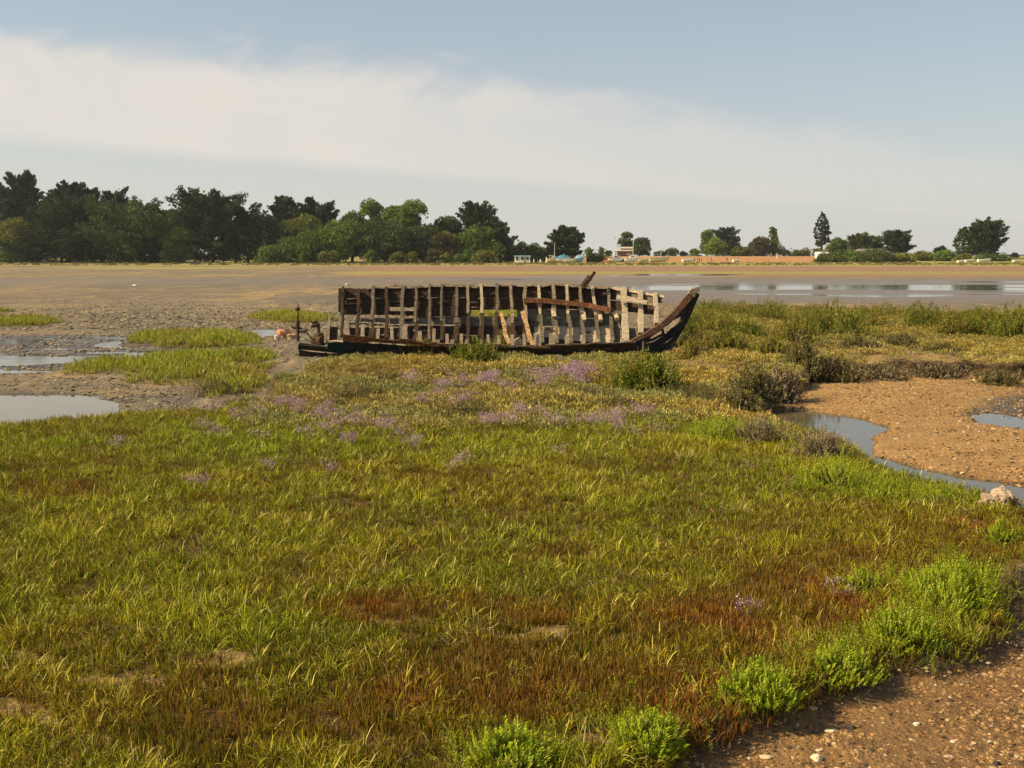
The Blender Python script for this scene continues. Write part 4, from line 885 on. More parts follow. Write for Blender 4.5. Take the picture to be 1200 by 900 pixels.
# propeller shaft standing upright
sp0 = at(349, 398, 32); sz = ground_z(sp0.x, sp0.y)
sh = obj('iron_shaft', None, label='upright rusty iron shaft with round cap and crossbar left of the wreck', cat='iron post', loc=(sp0.x, sp0.y, sz)); SO = Vector((sp0.x, sp0.y, sz))
rod('shaft', [(sp0.x, sp0.y, sz-.1), at(349, 384, 32), at(349, 373, 32), at(349.3, 355.5, 32)], [0.045, 0.050, 0.027, 0.014], M_RUST, sh, SO, 8)
rod('sleeve', [at(348.7, 383, 32), at(349, 376, 32), at(349, 374, 32)], [0.068, 0.063, 0.036], M_RUST, sh, SO, 8)
rod('cap', [at(349, 363.4, 32)+Vector((0, 0, -.02)), at(349, 361.6, 32), at(349, 359.8, 32)], [0.054, 0.090, 0.045], M_RUST, sh, SO, 12)
rod('crossbar', [at(341, 383, 32), at(349, 384.5, 32), at(354.5, 385, 32)], [0.027, 0.045, 0.032], M_RUST, sh, SO)
rod('blade', [at(350, 388, 32), at(356, 389, 32), at(361, 386, 32)], [0.027, 0.054, 0.027], M_RUST, sh, SO)
# orange rubble and pale stone near it
def rock(name, cx, by, wpx, hpx, col, label, cat='stone', Z=-.2, r=random.Random(3), group=None, fl=None, mat=None, lift=0.):
    import bmesh
    x, y = G(cx, by, Z); s = float(y)/F; x = float(x); y = float(y); z = ground_z(x, y)
    bm = bmesh.new(); bmesh.ops.create_icosphere(bm, subdivisions=2, radius=1); k = r.uniform(0, 9)
    for v in bm.verts:
        c = v.co; q = 1+.28*math.sin(c.x*3.1+k)*math.cos(c.y*2.7+k)+.18*math.sin(c.z*5+k*2)+r.uniform(-.09, .09)
        v.co = Vector((c.x*wpx*s/2*q, c.y*wpx*s/2*.7*q, c.z*hpx*s*.62*q))
    me = bpy.data.meshes.new(name); bm.to_mesh(me); bm.free(); me.materials.append(mat or flat('rock_'+name, col, .9, .45, 22, bump=.8))
    return obj(name, me, label=label, cat=cat, group=group, loc=(x, y, z+hpx*s*.2+lift))
rock('rubble_lump', 333, 393, 18, 13, (.42, .20, .10), 'orange brown lump of rubble left of the iron shaft', 'rubble')
rock('rubble_lump', 342, 394, 12, 9, (.40, .26, .15), 'smaller tan lump of rubble touching the iron shaft', 'rubble')
rock('pale_stone', 325, 394, 8, 6, (.55, .5, .42), 'small whitish stone at the left end of the rubble', 'stone')
rock('pale_stone', 407, 333, 5, 3, (.6, .55, .45), 'tiny pale stone on the mud behind the left end of the wreck', 'stone')
rock('pale_stone', 158, 334, 7, 2.5, (.6, .57, .5), 'tiny whitish stone far out on the left mudflat', 'stone')
rock('shell', 957, 890, 15, 7, (.62, .52, .36), 'large pale shell lying on the gravel at the bottom', 'shell', group='pale shells on the near gravel', Z=-.16)
rock('shell', 974, 860, 14, 3, (.66, .56, .40), 'long pale shell on the gravel above the largest one', 'shell', group='pale shells on the near gravel', Z=-.16)
rock('shell', 1074, 848, 9, 3, (.62, .55, .44), 'small whitish shell on the middle of the near gravel', 'shell', group='pale shells on the near gravel', Z=-.16)
rock('shell', 897, 888, 16, 3, (.50, .40, .26), 'flat tan shell close to the bank at the bottom', 'shell', group='pale shells on the near gravel', Z=-.16)
rock('dark_stone', 997, 856, 13, 6, (.055, .045, .04), 'dark stone beside the long pale shell', 'stone', Z=-.16)
rock('dark_stone', 1168, 893, 10, 6, (.05, .04, .035), 'dark stone in the bottom right corner of the gravel', 'stone', Z=-.16)
# driftwood at right edge of the creek
W_DR = woodmat('driftwood_pale', (.34, .23, .15), (.62, .48, .36))
dx, dy = G(1172, 592, 0.); dz = ground_z(float(dx), float(dy)); DO = Vector((float(dx), float(dy), dz))
dw = obj('driftwood_stump', None, label='pale pinkish driftwood stump on the creek bank at the right edge', cat='driftwood', loc=DO)
rd = random.Random(9)
def gnarl(name, a, b, r1, r2, mat):
    P = [a.lerp(b, i/6)+Vector((rd.gauss(0, .012), rd.gauss(0, .012), rd.gauss(0, .012))) for i in range(7)]
    v = []; f = []; S_ = 8
    for i, p in enumerate(P):
        d = (b-a).normalized(); s = d.orthogonal().normalized(); e = d.cross(s); rr = r1+(r2-r1)*i/6
        for j in range(S_):
            q = j*2*math.pi/S_; v.append(p+(s*math.cos(q)+e*math.sin(q))*rr*(1+rd.uniform(-.25, .3))-DO)
    for i in range(6):
        for j in range(S_): f.append((i*S_+j, i*S_+(j+1) % S_, (i+1)*S_+(j+1) % S_, (i+1)*S_+j))
    f += [tuple(range(S_))[::-1], tuple(6*S_+j for j in range(S_))]
    return obj(name, mesh(name, v, f, mat), dw)
yb_ = DO.y
gnarl('trunk_piece', at(1154, 586, yb_), at(1182, 579, yb_+.05), .055, .085, W_DR)
gnarl('trunk_piece', at(1168, 577, yb_+.1), at(1182, 588, yb_-.05), .06, .05, W_DR)
gnarl('root', at(1178, 576, yb_+.05), at(1196, 590, yb_-.02), .03, .015, W_DR)
gnarl('root', at(1182, 577, yb_+.1), at(1188, 593, yb_), .03, .015, W_DR)
gnarl('root', at(1158, 588, yb_), at(1148, 592, yb_-.03), .04, .02, W_DR)
gnarl('root', at(1172, 588, yb_-.05), at(1183, 596, yb_-.08), .03, .02, W_DR)

# ------------------------------------------------------------------ far shore: trees
FOL = {}
def folmat(c):
    if c not in FOL: FOL[c] = leafmat('foliage_%d' % len(FOL), col=c, straw=tuple(min(1, x*1.35) for x in c), strawcut=.88, low=tuple(x*.7 for x in c), vary=.6, tr=.15, gloss=0.)
    return FOL[c]
BARK = flat('bark', (.075, .06, .05), .95, .4, 3)
DKC = (.055, .076, .034); DK2 = (.085, .110, .038); OLV = (.155, .160, .040); GRN = (.130, .185, .040); BRT = (.17, .22, .045); ORG = (.17, .135, .042); BRN = (.11, .10, .06)
class Soup:
    def __init__(s): s.P = []; s.bl = []
    def tri(s, C, D, size, r, bl):      # numpy batch: centres C, directions D
        n = len(C); A = r.normal(size=(n, 3)); A -= (A*D).sum(1, keepdims=True)*D; A /= np.linalg.norm(A, axis=1, keepdims=True)+1e-9
        sz = size*(.6+.8*r.random((n, 1))); s.P.append(np.stack([C-A*sz*.5, C+A*sz*.5, C+D*sz*1.1], 1)); s.bl.append(np.repeat(bl, 3))
    def build(s, name, mat):
        P = np.concatenate(s.P).reshape(-1, 3); me = mesh(name, P, np.arange(len(P)).reshape(-1, 3), mat)
        fattr(me, 'bl', np.concatenate(s.bl)); fattr(me, 'ht', np.ones(len(P))); return me
def nrmz(a): return a/(np.linalg.norm(a, axis=1, keepdims=True)+1e-9)
def crown(kind, W, Hh, seed, mat, dens=1., base=.05):
    r = np.random.default_rng(seed); s = Soup()
    if kind in ('cypress', 'flatcyp', 'cedar', 'spiky'):
        nb = int((100 if kind != 'cedar' else 46)*max(.6, Hh/22)*dens); lean = r.normal()*W*.03
        for k in range(nb):
            t = base+(1-base)*(k+.5)/nb; a = r.random()*6.283
            if kind == 'flatcyp': prof = (.70+.35*math.sin(min(1, t*1.25)*math.pi*.62))*(1-max(0, t-.75)*2.)
            elif kind == 'cypress': prof = (1.05-.66*t**1.6)*(.72+.42*r.random())
            elif kind == 'cedar': prof = (.95-.45*t)*(.65+.5*r.random())*(1-max(0, t-.85)*2.5)
            else: prof = math.sin(min(1, .18+t*.82)*math.pi)**.5*1.05 if t < 1 else .3
            Lb = max(.10*W, W/2*prof*(.70+.42*r.random())); upw = {'flatcyp': .25+.3*t, 'cypress': .25+.75*t, 'cedar': -.02+.2*t, 'spiky': -.15+1.5*t}[kind]+r.normal()*.12
            d = np.array([math.cos(a), math.sin(a)*.8, upw]); d /= np.linalg.norm(d)
            o = np.array([lean*t, 0, Hh*(t*.84 if kind != 'spiky' else .2+t*.45)])
            n = int((30+Lb*17)*dens); u = (.18+.82*r.random(n)**.75); sg = Lb*(.125 if kind != 'spiky' else .12)*(1.25-u)[:, None]+.12
            C = o+d*(u*Lb)[:, None]+np.array([0, 0, 1.])*(u**2*Lb*(.10 if kind in ('cypress', 'flatcyp') else .02 if kind == 'cedar' else .05))[:, None]+r.normal(size=(n, 3))*sg*np.array([1, 1, .5 if kind != 'cedar' else .3])
            D = nrmz(d+r.normal(size=(n, 3))*.55); s.tri(C, D, .42+.012*Hh, r, np.clip(r.random(1)*.55+.45*r.random(n), 0, 1))
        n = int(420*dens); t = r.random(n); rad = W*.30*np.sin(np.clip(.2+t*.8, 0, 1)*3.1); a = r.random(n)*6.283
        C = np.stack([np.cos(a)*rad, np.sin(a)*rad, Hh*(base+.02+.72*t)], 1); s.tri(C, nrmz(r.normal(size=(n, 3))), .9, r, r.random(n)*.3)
    else:
        nl = {'broad': 26, 'poplar': 16, 'bush': 14}[kind]; nl = int(nl*dens)
        for k in range(nl):
            if kind == 'poplar': c = np.array([r.normal()*W*.12, r.normal()*W*.12, Hh*(.12+.82*(k+.5)/nl)]); rl = W*.36*(1-.6*abs((k+.5)/nl-.4))
            else:
                a = r.random()*6.283; q = math.sqrt(r.random()); t = r.random(); pr = math.sin(min(1, .25+.75*t)*3.0)**.6
                c = np.array([math.cos(a)*q*W*.36*pr, math.sin(a)*q*W*.30*pr, Hh*(base+.06+.78*t)]); rl = W*(.13+.11*r.random())
            n = int((90+rl*rl*45)*min(1.4, dens)); D = nrmz(r.normal(size=(n, 3))); D[:, 2] = np.abs(D[:, 2])*.9-.25*(r.random(n) < .4); D = nrmz(D)
            C = c+D*rl*(.72+.4*r.random((n, 1)))*np.array([1, 1, .85]); s.tri(C, nrmz(D*.6+r.normal(size=(n, 3))*.7), .38+.008*Hh, r, np.clip(r.random(1)*.5+.5*r.random(n), 0, 1))
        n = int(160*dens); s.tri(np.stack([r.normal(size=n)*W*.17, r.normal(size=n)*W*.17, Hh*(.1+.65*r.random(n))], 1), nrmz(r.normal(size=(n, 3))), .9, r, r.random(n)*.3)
    return s.build('crown', mat)
def trunk(W, Hh, r, forks=3):
    v = []; f = []
    def limb(P, R_):
        i0 = len(v); S_ = 7
        for i, p in enumerate(P):
            for j in range(S_): a = j*2*math.pi/S_; v.append((p[0]+math.cos(a)*R_[i], p[1]+math.sin(a)*R_[i], p[2]))
        for i in range(len(P)-1):
            for j in range(S_): f.append((i0+i*S_+j, i0+i*S_+(j+1) % S_, i0+(i+1)*S_+(j+1) % S_, i0+(i+1)*S_+j))
    rr = .018*Hh+.12; limb([(0, 0, -.4), (.02*W, 0, Hh*.25), (-.01*W, 0, Hh*.55), (0, 0, Hh*.85)], [rr*1.3, rr, rr*.6, rr*.15])
    for k in range(forks+2):
        a = r.uniform(0, 6.28); t = r.uniform(.15, .5); limb([(0, 0, Hh*t), (math.cos(a)*W*.16, math.sin(a)*W*.16, Hh*(t+.14)), (math.cos(a)*W*.33, math.sin(a)*W*.33, Hh*(t+.24))], [rr*.5, rr*.35, rr*.12])
    return mesh('trunk', v, f, BARK)
rt = random.Random(21); tseed = [100]
def tree(kind, cx, top, wpx, Y, c, label, nm=None, cat='tree', group=None, base=.0, dens=1.):
    x = (cx-600)/F*Y; z = ground_z(x, Y); s = Y/F; W = wpx*s; zt = H-(top-HOR)*s; Hh = zt-z; tseed[0] += 1
    nm = nm or {'cypress': 'cypress_tree', 'flatcyp': 'cypress_tree', 'cedar': 'cedar_tree', 'spiky': 'cypress_tree', 'broad': 'broadleaf_tree', 'poplar': 'poplar_tree', 'bush': 'hedge_bush'}[kind]
    e = obj(nm, None, label=label, cat=cat, group=group, loc=(x, Y, z))
    obj('crown', crown(kind, W, Hh, tseed[0], folmat(c), dens, base), e); obj('trunk', trunk(W, Hh, rt), e); return e
LG = 'trees of the wood on the left shore'
TR = [('cypress', 2, 212, 46, 372, DKC, 'dark cypress cut by the left edge of the photo'), ('cypress', 31, 202, 58, 366, DKC, 'tallest dark cypress near the left edge'), ('cypress', 84, 218, 66, 362, DKC, 'dark cypress with ragged top right of the tallest'),
      ('cypress', 112, 219, 40, 370, DKC, 'narrow ragged cypress behind the second tallest group'), ('cypress', 142, 225, 54, 364, DKC, 'dark cypress with twin top left of the yellow green tree'), ('cypress', 172, 243, 60, 350, DK2, 'sloping dark cypress right of the yellow green tree'),
      ('broad', 20, 263, 60, 342, OLV, 'olive bushy tree at the foot of the tallest cypress'), ('cypress', 76, 246, 92, 344, DKC, 'wide low dark cypress reaching the ground at left'), ('broad', 50, 252, 36, 352, GRN, 'small green crown between the olive tree and the wide cypress'), ('broad', 123, 251, 34, 350, BRT, 'small yellow green tree among the dark cypresses'),
      ('flatcyp', 158, 256, 84, 340, DK2, 'broad brownish dark cypress at the shore'), ('broad', 203, 248, 50, 350, GRN, 'mid green tree left of the flat topped cypress'), ('broad', 212, 266, 40, 338, GRN, 'low green tree in front of the mid green one'),
      ('flatcyp', 252, 235, 66, 344, DKC, 'flat topped dark cypress standing forward at left centre'), ('cypress', 293, 249, 56, 346, DKC, 'dark cypress just right of the flat topped one'), ('cypress', 318, 262, 44, 342, DKC, 'low dark cypress before the tall stepped one'),
      ('cypress', 336, 230, 40, 362, DKC, 'tall stepped dark cypress left of centre wood'), ('flatcyp', 374, 238, 44, 362, DKC, 'dark cypress with flat crown behind the olive tree'), ('broad', 360, 253, 56, 346, OLV, 'large olive tree left of the green wood'),
      ('broad', 398, 262, 64, 342, GRN, 'rounded green tree in front of the wood centre'), ('broad', 438, 231, 40, 360, BRT, 'tallest light green tree of the middle wood'), ('broad', 414, 249, 50, 354, DK2, 'dark green rounded tree left of the tallest light green one'),
      ('broad', 484, 237, 54, 350, GRN, 'large rounded green tree at the right of the middle wood'), ('broad', 466, 243, 46, 356, BRT, 'light green tree leaning on the large rounded one'), ('broad', 452, 262, 70, 340, DK2, 'wide dark green tree at the foot of the middle wood'), ('broad', 496, 262, 44, 341, DK2, 'dark green tree below the large rounded one'),
      ('broad', 524, 254, 42, 352, DK2, 'dark rounded tree left of the right hand cypress'), ('broad', 521, 271, 38, 340, ORG, 'orange tinted bushy tree at the edge of the wood'), ('cypress', 560, 241, 56, 352, DKC, 'spreading dark cypress near the right end of the wood'),
      ('broad', 560, 270, 56, 342, GRN, 'green bushy tree under the spreading cypress'), ('cypress', 586, 262, 32, 346, DKC, 'last dark cypress at the right end of the wood'),
      ('broad', 370, 272, 50, 340, GRN, 'green tree below the large olive tree'), ('broad', 340, 284, 40, 337, GRN, 'low fresh green tree beside the dark cypresses')]
for k, cx, tp_, wp_, Y, c, lb in TR: tree(k, cx, tp_-(2 if k == 'broad' else 3), wp_*(1.15 if k == 'broad' else 1.42), Y, c, lb, group=LG)
BUS = [(318, 290, 40, 334, GRN, 'green bush at the foot of the low dark cypress'), (357, 288, 22, 333, BRT, 'bright green bush below the olive tree'), (388, 293, 34, 333, OLV, 'olive bush at the foot of the rounded green tree'),
       (436, 294, 18, 332, GRN, 'small round green bush at the middle of the wood edge'), (470, 295, 22, 332, OLV, 'first of two round olive bushes at the wood edge'), (483, 296, 18, 331, OLV, 'second of two round olive bushes at the wood edge'), (508, 292, 19, 333, BRN, 'brownish round bush under the orange tinted tree'),
       (522, 297, 16, 331, OLV, 'small olive bush right of the brownish one'), (541, 298, 24, 331, GRN, 'low green bush under the spreading cypress'), (570, 297, 34, 332, OLV, 'long low bush at the right end of the wood'), (15, 295, 50, 333, GRN, 'low green bush at the left edge of the shore'), (210, 294, 40, 333, DK2, 'dark low bush below the mid green trees'),
       (612, 284, 26, 350, OLV, 'yellowish hedge tree right of the wood'), (628, 286, 26, 352, GRN, 'green hedge tree in the middle of the gap'), (645, 287, 22, 352, OLV, 'olive hedge tree left of the spiky cypress'), (600, 290, 30, 346, DK2, 'dark hedge bush against the end of the wood'), (622, 294, 60, 360, DK2, 'long dark hedge behind the beached boats'),
       (690, 289, 14, 400, GRN, 'pale green small tree right of the spiky cypress'), (704, 289, 9, 470, GRN, 'tiny pointed tree on the field skyline'), (712, 293, 8, 470, BRN, 'tiny brown bush left of the house'), (698, 300, 28, 352, OLV, 'low bush at the left end of the stubble field'),
       (772, 295, 18, 475, DK2, 'hedge bush at the left of the far field hedge'), (786, 293, 24, 475, DK2, 'highest bush of the far field hedge'), (799, 294, 12, 475, DK2, 'last bush of the far field hedge'),
       (812, 293, 18, 470, GRN, 'low bush left of the feathery tree'), (863, 290, 22, 466, OLV, 'round bush right of the windswept cypress'), (915, 289, 20, 470, GRN, 'dark bush at the foot of the poplar'), (930, 297, 30, 480, DK2, 'thin low hedge right of the poplar'),
       (931, 293, 8, 480, GRN, 'tiny bush at the left of the cedar group'), (940, 292, 16, 478, OLV, 'round bush left of the cedar'), (955, 290, 18, 476, GRN, 'bush around the foot of the cedar'), (870, 297, 60, 480, OLV, 'long low hedge behind the middle of the field')]
for cx, tp_, wp_, Y, c, lb in BUS: tree('bush', cx, tp_, wp_, Y, c, lb, cat='bush', base=0., dens=.8 if Y < 400 else .6)
tree('spiky', 663, 260, 44, 350, DKC, 'round spiky dark cypress standing alone above the beached boats', base=.05, dens=1.3)
tree('broad', 733, 272, 22, 475, DK2, 'dark tree rising directly behind the house'); tree('broad', 748, 279, 28, 470, DK2, 'rounded dark tree right of the house')
tree('poplar', 826, 271, 20, 476, GRN, 'feathery green tree left of the windswept cypress'); tree('flatcyp', 846, 267, 34, 480, DKC, 'windswept dark cypress behind the beach walkers', dens=.8); tree('cypress', 858, 277, 22, 474, DKC, 'low leaning arm of dark cypress right of the windswept one', dens=.7)
tree('broad', 837, 280, 26, 462, BRT, 'yellow green bushy tree in front of the windswept cypress')
tree('broad', 888, 278, 28, 470, BRN, 'brownish rounded tree left of the poplar'); tree('poplar', 904, 266, 11, 470, GRN, 'narrow pointed poplar on the field skyline')
tree('cedar', 959, 252, 27, 440, DKC, 'tall open cedar with bare trunk at right', base=.28, dens=.9)
tree('broad', 976, 279, 24, 430, GRN, 'fresh green tree directly right of the cedar'); tree('broad', 986, 281, 14, 434, GRN, 'narrower green tree between the cedar group and dark cypresses')
tree('flatcyp', 1004, 275, 32, 420, DK2, 'left one of the spreading dark cypresses right of the cedar'); tree('cypress', 1024, 278, 26, 424, DK2, 'lower cypress between the two spreading ones'); tree('flatcyp', 1048, 273, 38, 416, DKC, 'right hand spreading cypress with overhanging crown', base=.18)
tree('cedar', 1124, 263, 32, 410, DK2, 'thin brownish cypress left of the big round one', base=.15); tree('flatcyp', 1150, 260, 46, 404, DKC, 'big round dark cypress near the right edge', dens=1.25, base=.1); tree('cypress', 1098, 290, 18, 410, DKC, 'small dark tree left of the big round cypress')
tree('bush', 1184, 297, 9, 420, DKC, 'small dark bush between the far hills and shore', cat='bush', base=0.)
for cx, tp_, wp_, Y, c, lb in [(1000, 297, 40, 352, GRN, 'green hedge at the right end of the field'), (1022, 298, 50, 348, DK2, 'dark hedge under the spreading cypresses'), (1052, 300, 34, 350, OLV, 'olive hedge right of the barn'), (1078, 298, 30, 380, OLV, 'rounded hedge between the cypresses'),
                               (1105, 298, 40, 378, GRN, 'green hedge left of the big round cypress'), (1125, 301, 26, 372, OLV, 'olive scrub under the big round cypress'), (970, 301, 40, 352, DK2, 'dark scrub at the field end near the shore'), (1160, 302, 40, 376, DK2, 'dark scrub right of the big round cypress')]:
    tree('bush', cx, tp_, wp_, Y, c, lb, cat='bush', base=0., dens=.9)
# tufted scrub along the tide line: uncountable
n = 2600; Xp = (rng.random(n)*2-1)*230; Yp = 288+rng.random(n)**1.3*52
z = zat(Xp, Yp)[0]; tone = np.clip(.5+2*fbm(Xp*.06, Yp*.1, 171), 0, 1)
PUFF2 = [cushion('shore_scrub', M_PURS, 60, .8, .7, .20, r0, 1.6) for _ in range(3)]
t = mixc(np.tile([.20, .175, .055], (n, 1)), np.tile([.085, .085, .028], (n, 1)), tone)
scatter('shore_scrub', np.stack([Xp, Yp, z], 1), rots(n, .1), .22+.5*rng.random(n)**2*(1-.6*sst(Yp, 315, 330)), t, PUFF2, rng.integers(0, 3, n))
# far wooded hills beyond the field (blue distance)
def hills(name, X0, X1, Y, prof, col):
    xs = np.linspace(X0, X1, 160); v = []; f = []
    for i, x in enumerate(xs):
        h = prof(x); v += [(x, Y, 0), (x, Y+60, h*.8), (x, Y+160, h), (x, Y+500, 0)]
    for i in range(len(xs)-1):
        for j in range(3): f.append((i*4+j, (i+1)*4+j, (i+1)*4+j+1, i*4+j+1))
    mt = newmat(name); b = NB(mt); v_ = b.coord((.02, .02, .05)); nn = b.noise(v_, 1., 6, .7); b.pbr(b.mix(nn, tuple(c*.7 for c in col), tuple(c*1.2 for c in col)), 1., spec=0.)
    return obj(name, mesh(name, v, f, mt, True), kind='structure')
hills('distant_hills', -1700, 4000, 3200, lambda x: 5.0 + 6*sst(np.array(x), 1380, 1460) + 3*float(fbm(np.array([x*.02]), np.array([1.]), 5)[0]) + 3.0*float(fbm(np.array([x*.006]), np.array([3.]), 6)[0]), (.035, .05, .03))

# ------------------------------------------------------------------ far shore: buildings
M_WALLT = flat('brown_boards', (.15, .10, .07), .85, .3, 1.5); M_WALLW = flat('white_render', (.62, .58, .50), .85, .12, .8); M_ROOFT = flat('pale_tiles', (.46, .38, .32), .85, .2, 2); M_ROOFG = flat('grey_slates', (.20, .18, .17), .8, .2, 2)
M_GLASSD = flat('window_glass', (.03, .04, .05), .15, .1, 1, spec=.6); M_WHITE = flat('white_paint', (.78, .76, .70), .4, .05, 2); M_CREAM = flat('cream_paint', (.66, .58, .38), .5, .08, 2); M_BLUE = flat('blue_cover', (.05, .20, .32), .7, .2, 2)
M_LBLUE = flat('light_blue_paint', (.20, .36, .42), .6, .1, 2); M_NAVYP = flat('navy_paint', (.04, .07, .18), .5, .1, 2); M_ALU = flat('mast_metal', (.62, .62, .60), .4, .05, 3); M_ORNG = flat('orange_plastic', (.60, .16, .05), .6, .1, 3); M_TIMB = flat('varnished_timber', (.40, .26, .12), .6, .2, 3)
def boxm(name, x0, x1, y0, y1, z0, z1, mat, parent=None, label=None):
    v = [(x, y, z) for z in (z0, z1) for y in (y0, y1) for x in (x0, x1)]
    return obj(name, mesh(name, v, [(0, 2, 3, 1), (4, 5, 7, 6), (0, 1, 5, 4), (2, 6, 7, 3), (0, 4, 6, 2), (1, 3, 7, 5)], mat), parent, label)
def gable(name, x0, x1, y0, y1, z0, z1, mat, parent, ov=.3, hip=0.):
    ym = (y0+y1)/2; x0 -= ov; x1 += ov; y0 -= ov; y1 += ov; t = .12
    v = [(x0, y0, z0), (x1, y0, z0), (x1, y1, z0), (x0, y1, z0), (x0+hip, ym, z1), (x1-hip, ym, z1)]
    v += [(x0, y0, z0-t), (x1, y0, z0-t), (x1, y1, z0-t), (x0, y1, z0-t)]
    return obj(name, mesh(name, v, [(0, 1, 5, 4), (2, 3, 4, 5), (0, 4, 3), (1, 2, 5), (6, 9, 8, 7), (0, 6, 7, 1), (1, 7, 8, 2), (2, 8, 9, 3), (3, 9, 6, 0)], mat), parent)
def house(cx, Y, wm, dm, hm, rm, wall, roof, label, nwin=3, cat='house', nm='house', door=True, hip=0.):
    x = (cx-600)/F*Y; z = ground_z(x, Y); e = obj(nm, None, label=label, cat=cat, loc=(x, Y, z))
    boxm('wall', -wm/2, wm/2, 0, dm, -.3, hm, wall, e); gable('roof', -wm/2, wm/2, 0, dm, hm+.13, hm+rm, roof, e, hip=hip)
    for i in range(nwin):
        wx = -wm/2+wm*(i+.5)/nwin
        fr = boxm('window', wx-.5, wx+.5, -.06, -.003, .9, 2.1, M_WHITE, e); boxm('pane', wx-.42, wx+.42, -.075, -.063, .98, 2.02, M_GLASSD, fr)
    if door: boxm('door', wm/2-wm/nwin*1.0-.45, wm/2-wm/nwin*1.0+.45, -.05, -.003, -.05, 2.05, M_TIMB, e)
    return e
h1 = house(731, 458, 7.4, 6, 2.4, .8, M_WALLT, M_ROOFT, 'small brown house with two stepped pale roofs on the field skyline', 4)
boxm('upper_wall', -1.4, 3.4, 2.2, 5.6, 2.35, 3.5, M_WALLT, h1); gable('upper_roof', -1.4, 3.4, 2.2, 5.6, 3.63, 4.3, M_ROOFT, h1, .5)
boxm('verandah_roof', -4.6, 2.0, -1.6, -.31, 2.22, 2.32, M_ROOFT, h1)
for xx in (-4.4, -1.5, 1.8): boxm('post', xx-.07, xx+.07, -1.5, -1.36, -.1, 2.21, M_WALLT, h1)
house(1019, 398, 12, 6, 2.6, 1.6, M_WALLT, M_ROOFG, 'low brown barn with grey roof under the spreading cypresses', 4, 'barn', 'barn', hip=1.5)
house(962, 400, 4.5, 4, 2.0, .9, M_WHITE, M_WHITE, 'small white cabin at the foot of the cedar', 2, 'cabin', 'cabin')
house(871, 484, 7, 5, 3.2, 1.4, M_WALLW, M_ROOFT, 'pale house half hidden behind the round bush', 3)
house(906, 492, 6, 5, 5.2, 1.6, M_WALLW, M_ROOFG, 'white house gable showing beside the poplar', 2)
house(612, 336, 5.2, 2.2, 2.1, .3, M_WHITE, M_LBLUE, 'white caravan with pale top parked in front of the hedge', 3, 'caravan', 'caravan')

# ------------------------------------------------------------------ beached boats, posts, people
def boat(cx, Y, L_, Bm, Hh, hull, deck, label, mast=0., rot=0., cover=None, cabin=False, cat='boat', nm='beached_boat', tilt=0.):
    L_ *= .60; Hh *= 1.15; x = (cx-600)/F*Y; z = ground_z(x, Y)+.12; e = obj(nm, None, label=label, cat=cat, loc=(x, Y, z)); e.rotation_euler = (tilt, 0, rot)
    ns = 10; v = []; f = []
    for i in range(ns+1):
        u = i/ns; bw = Bm/2*(1-max(0, (u-.35)/.65)**2.2)*(.82+.18*min(1, u*4)); sheer = Hh*(1+.28*u*u); k = .08*Hh+Hh*.5*max(0, (u-.75)/.25)**2
        xx = L_*(u-.5)
        for a, b_ in ((-1, sheer), (-.82, k+.3*Hh), (0, k), (.82, k+.3*Hh), (1, sheer)): v.append((xx+(.06*L_*u*u*(b_/Hh-.3)), a*max(bw, .02), b_))
    for i in range(ns):
        for j in range(4): f.append((i*5+j, (i+1)*5+j, (i+1)*5+j+1, i*5+j+1))
    f.append((0, 1, 2, 3, 4)); obj('hull', mesh('hull', v, f, hull), e)
    dv = []; df = []
    for i in range(ns+1):
        p = v[i*5]; q = v[i*5+4]; h = .04 if cover is None else -.75*Hh*math.sin(math.pi*(i+.6)/(ns+1.2))
        dv += [(p[0], p[1]*.97, p[2]-.04), ((p[0]+q[0])/2, 0, p[2]-h), (q[0], q[1]*.97, q[2]-.04)]
    for i in range(ns):
        for j in range(2): df.append((i*3+j, (i+1)*3+j, (i+1)*3+j+1, i*3+j+1))
    obj('cover' if cover else 'deck', mesh('deck', dv, df, cover or deck), e)
    rod('gunwale', [v[i*5] for i in range(ns+1)], .035, deck, e); rod('gunwale', [v[i*5+4] for i in range(ns+1)], .035, deck, e)
    if cabin: boxm('cabin', -.12*L_, .2*L_, -Bm*.28, Bm*.28, Hh*1.02, Hh*1.6, M_WHITE, e); boxm('cabin_window', -.08*L_, .16*L_, -Bm*.28-.02, -Bm*.28-.003, Hh*1.2, Hh*1.45, M_GLASSD, e)
    if mast: rod('mast', [(.1*L_, 0, Hh), (.1*L_, 0, mast)], [.085, .06], M_ALU, e); rod('boom', [(.1*L_, 0, Hh*1.9), (-.4*L_, 0, Hh*1.8)], .05, M_ALU, e)
    return e
GBt = 'small boats drawn up on the far shore'
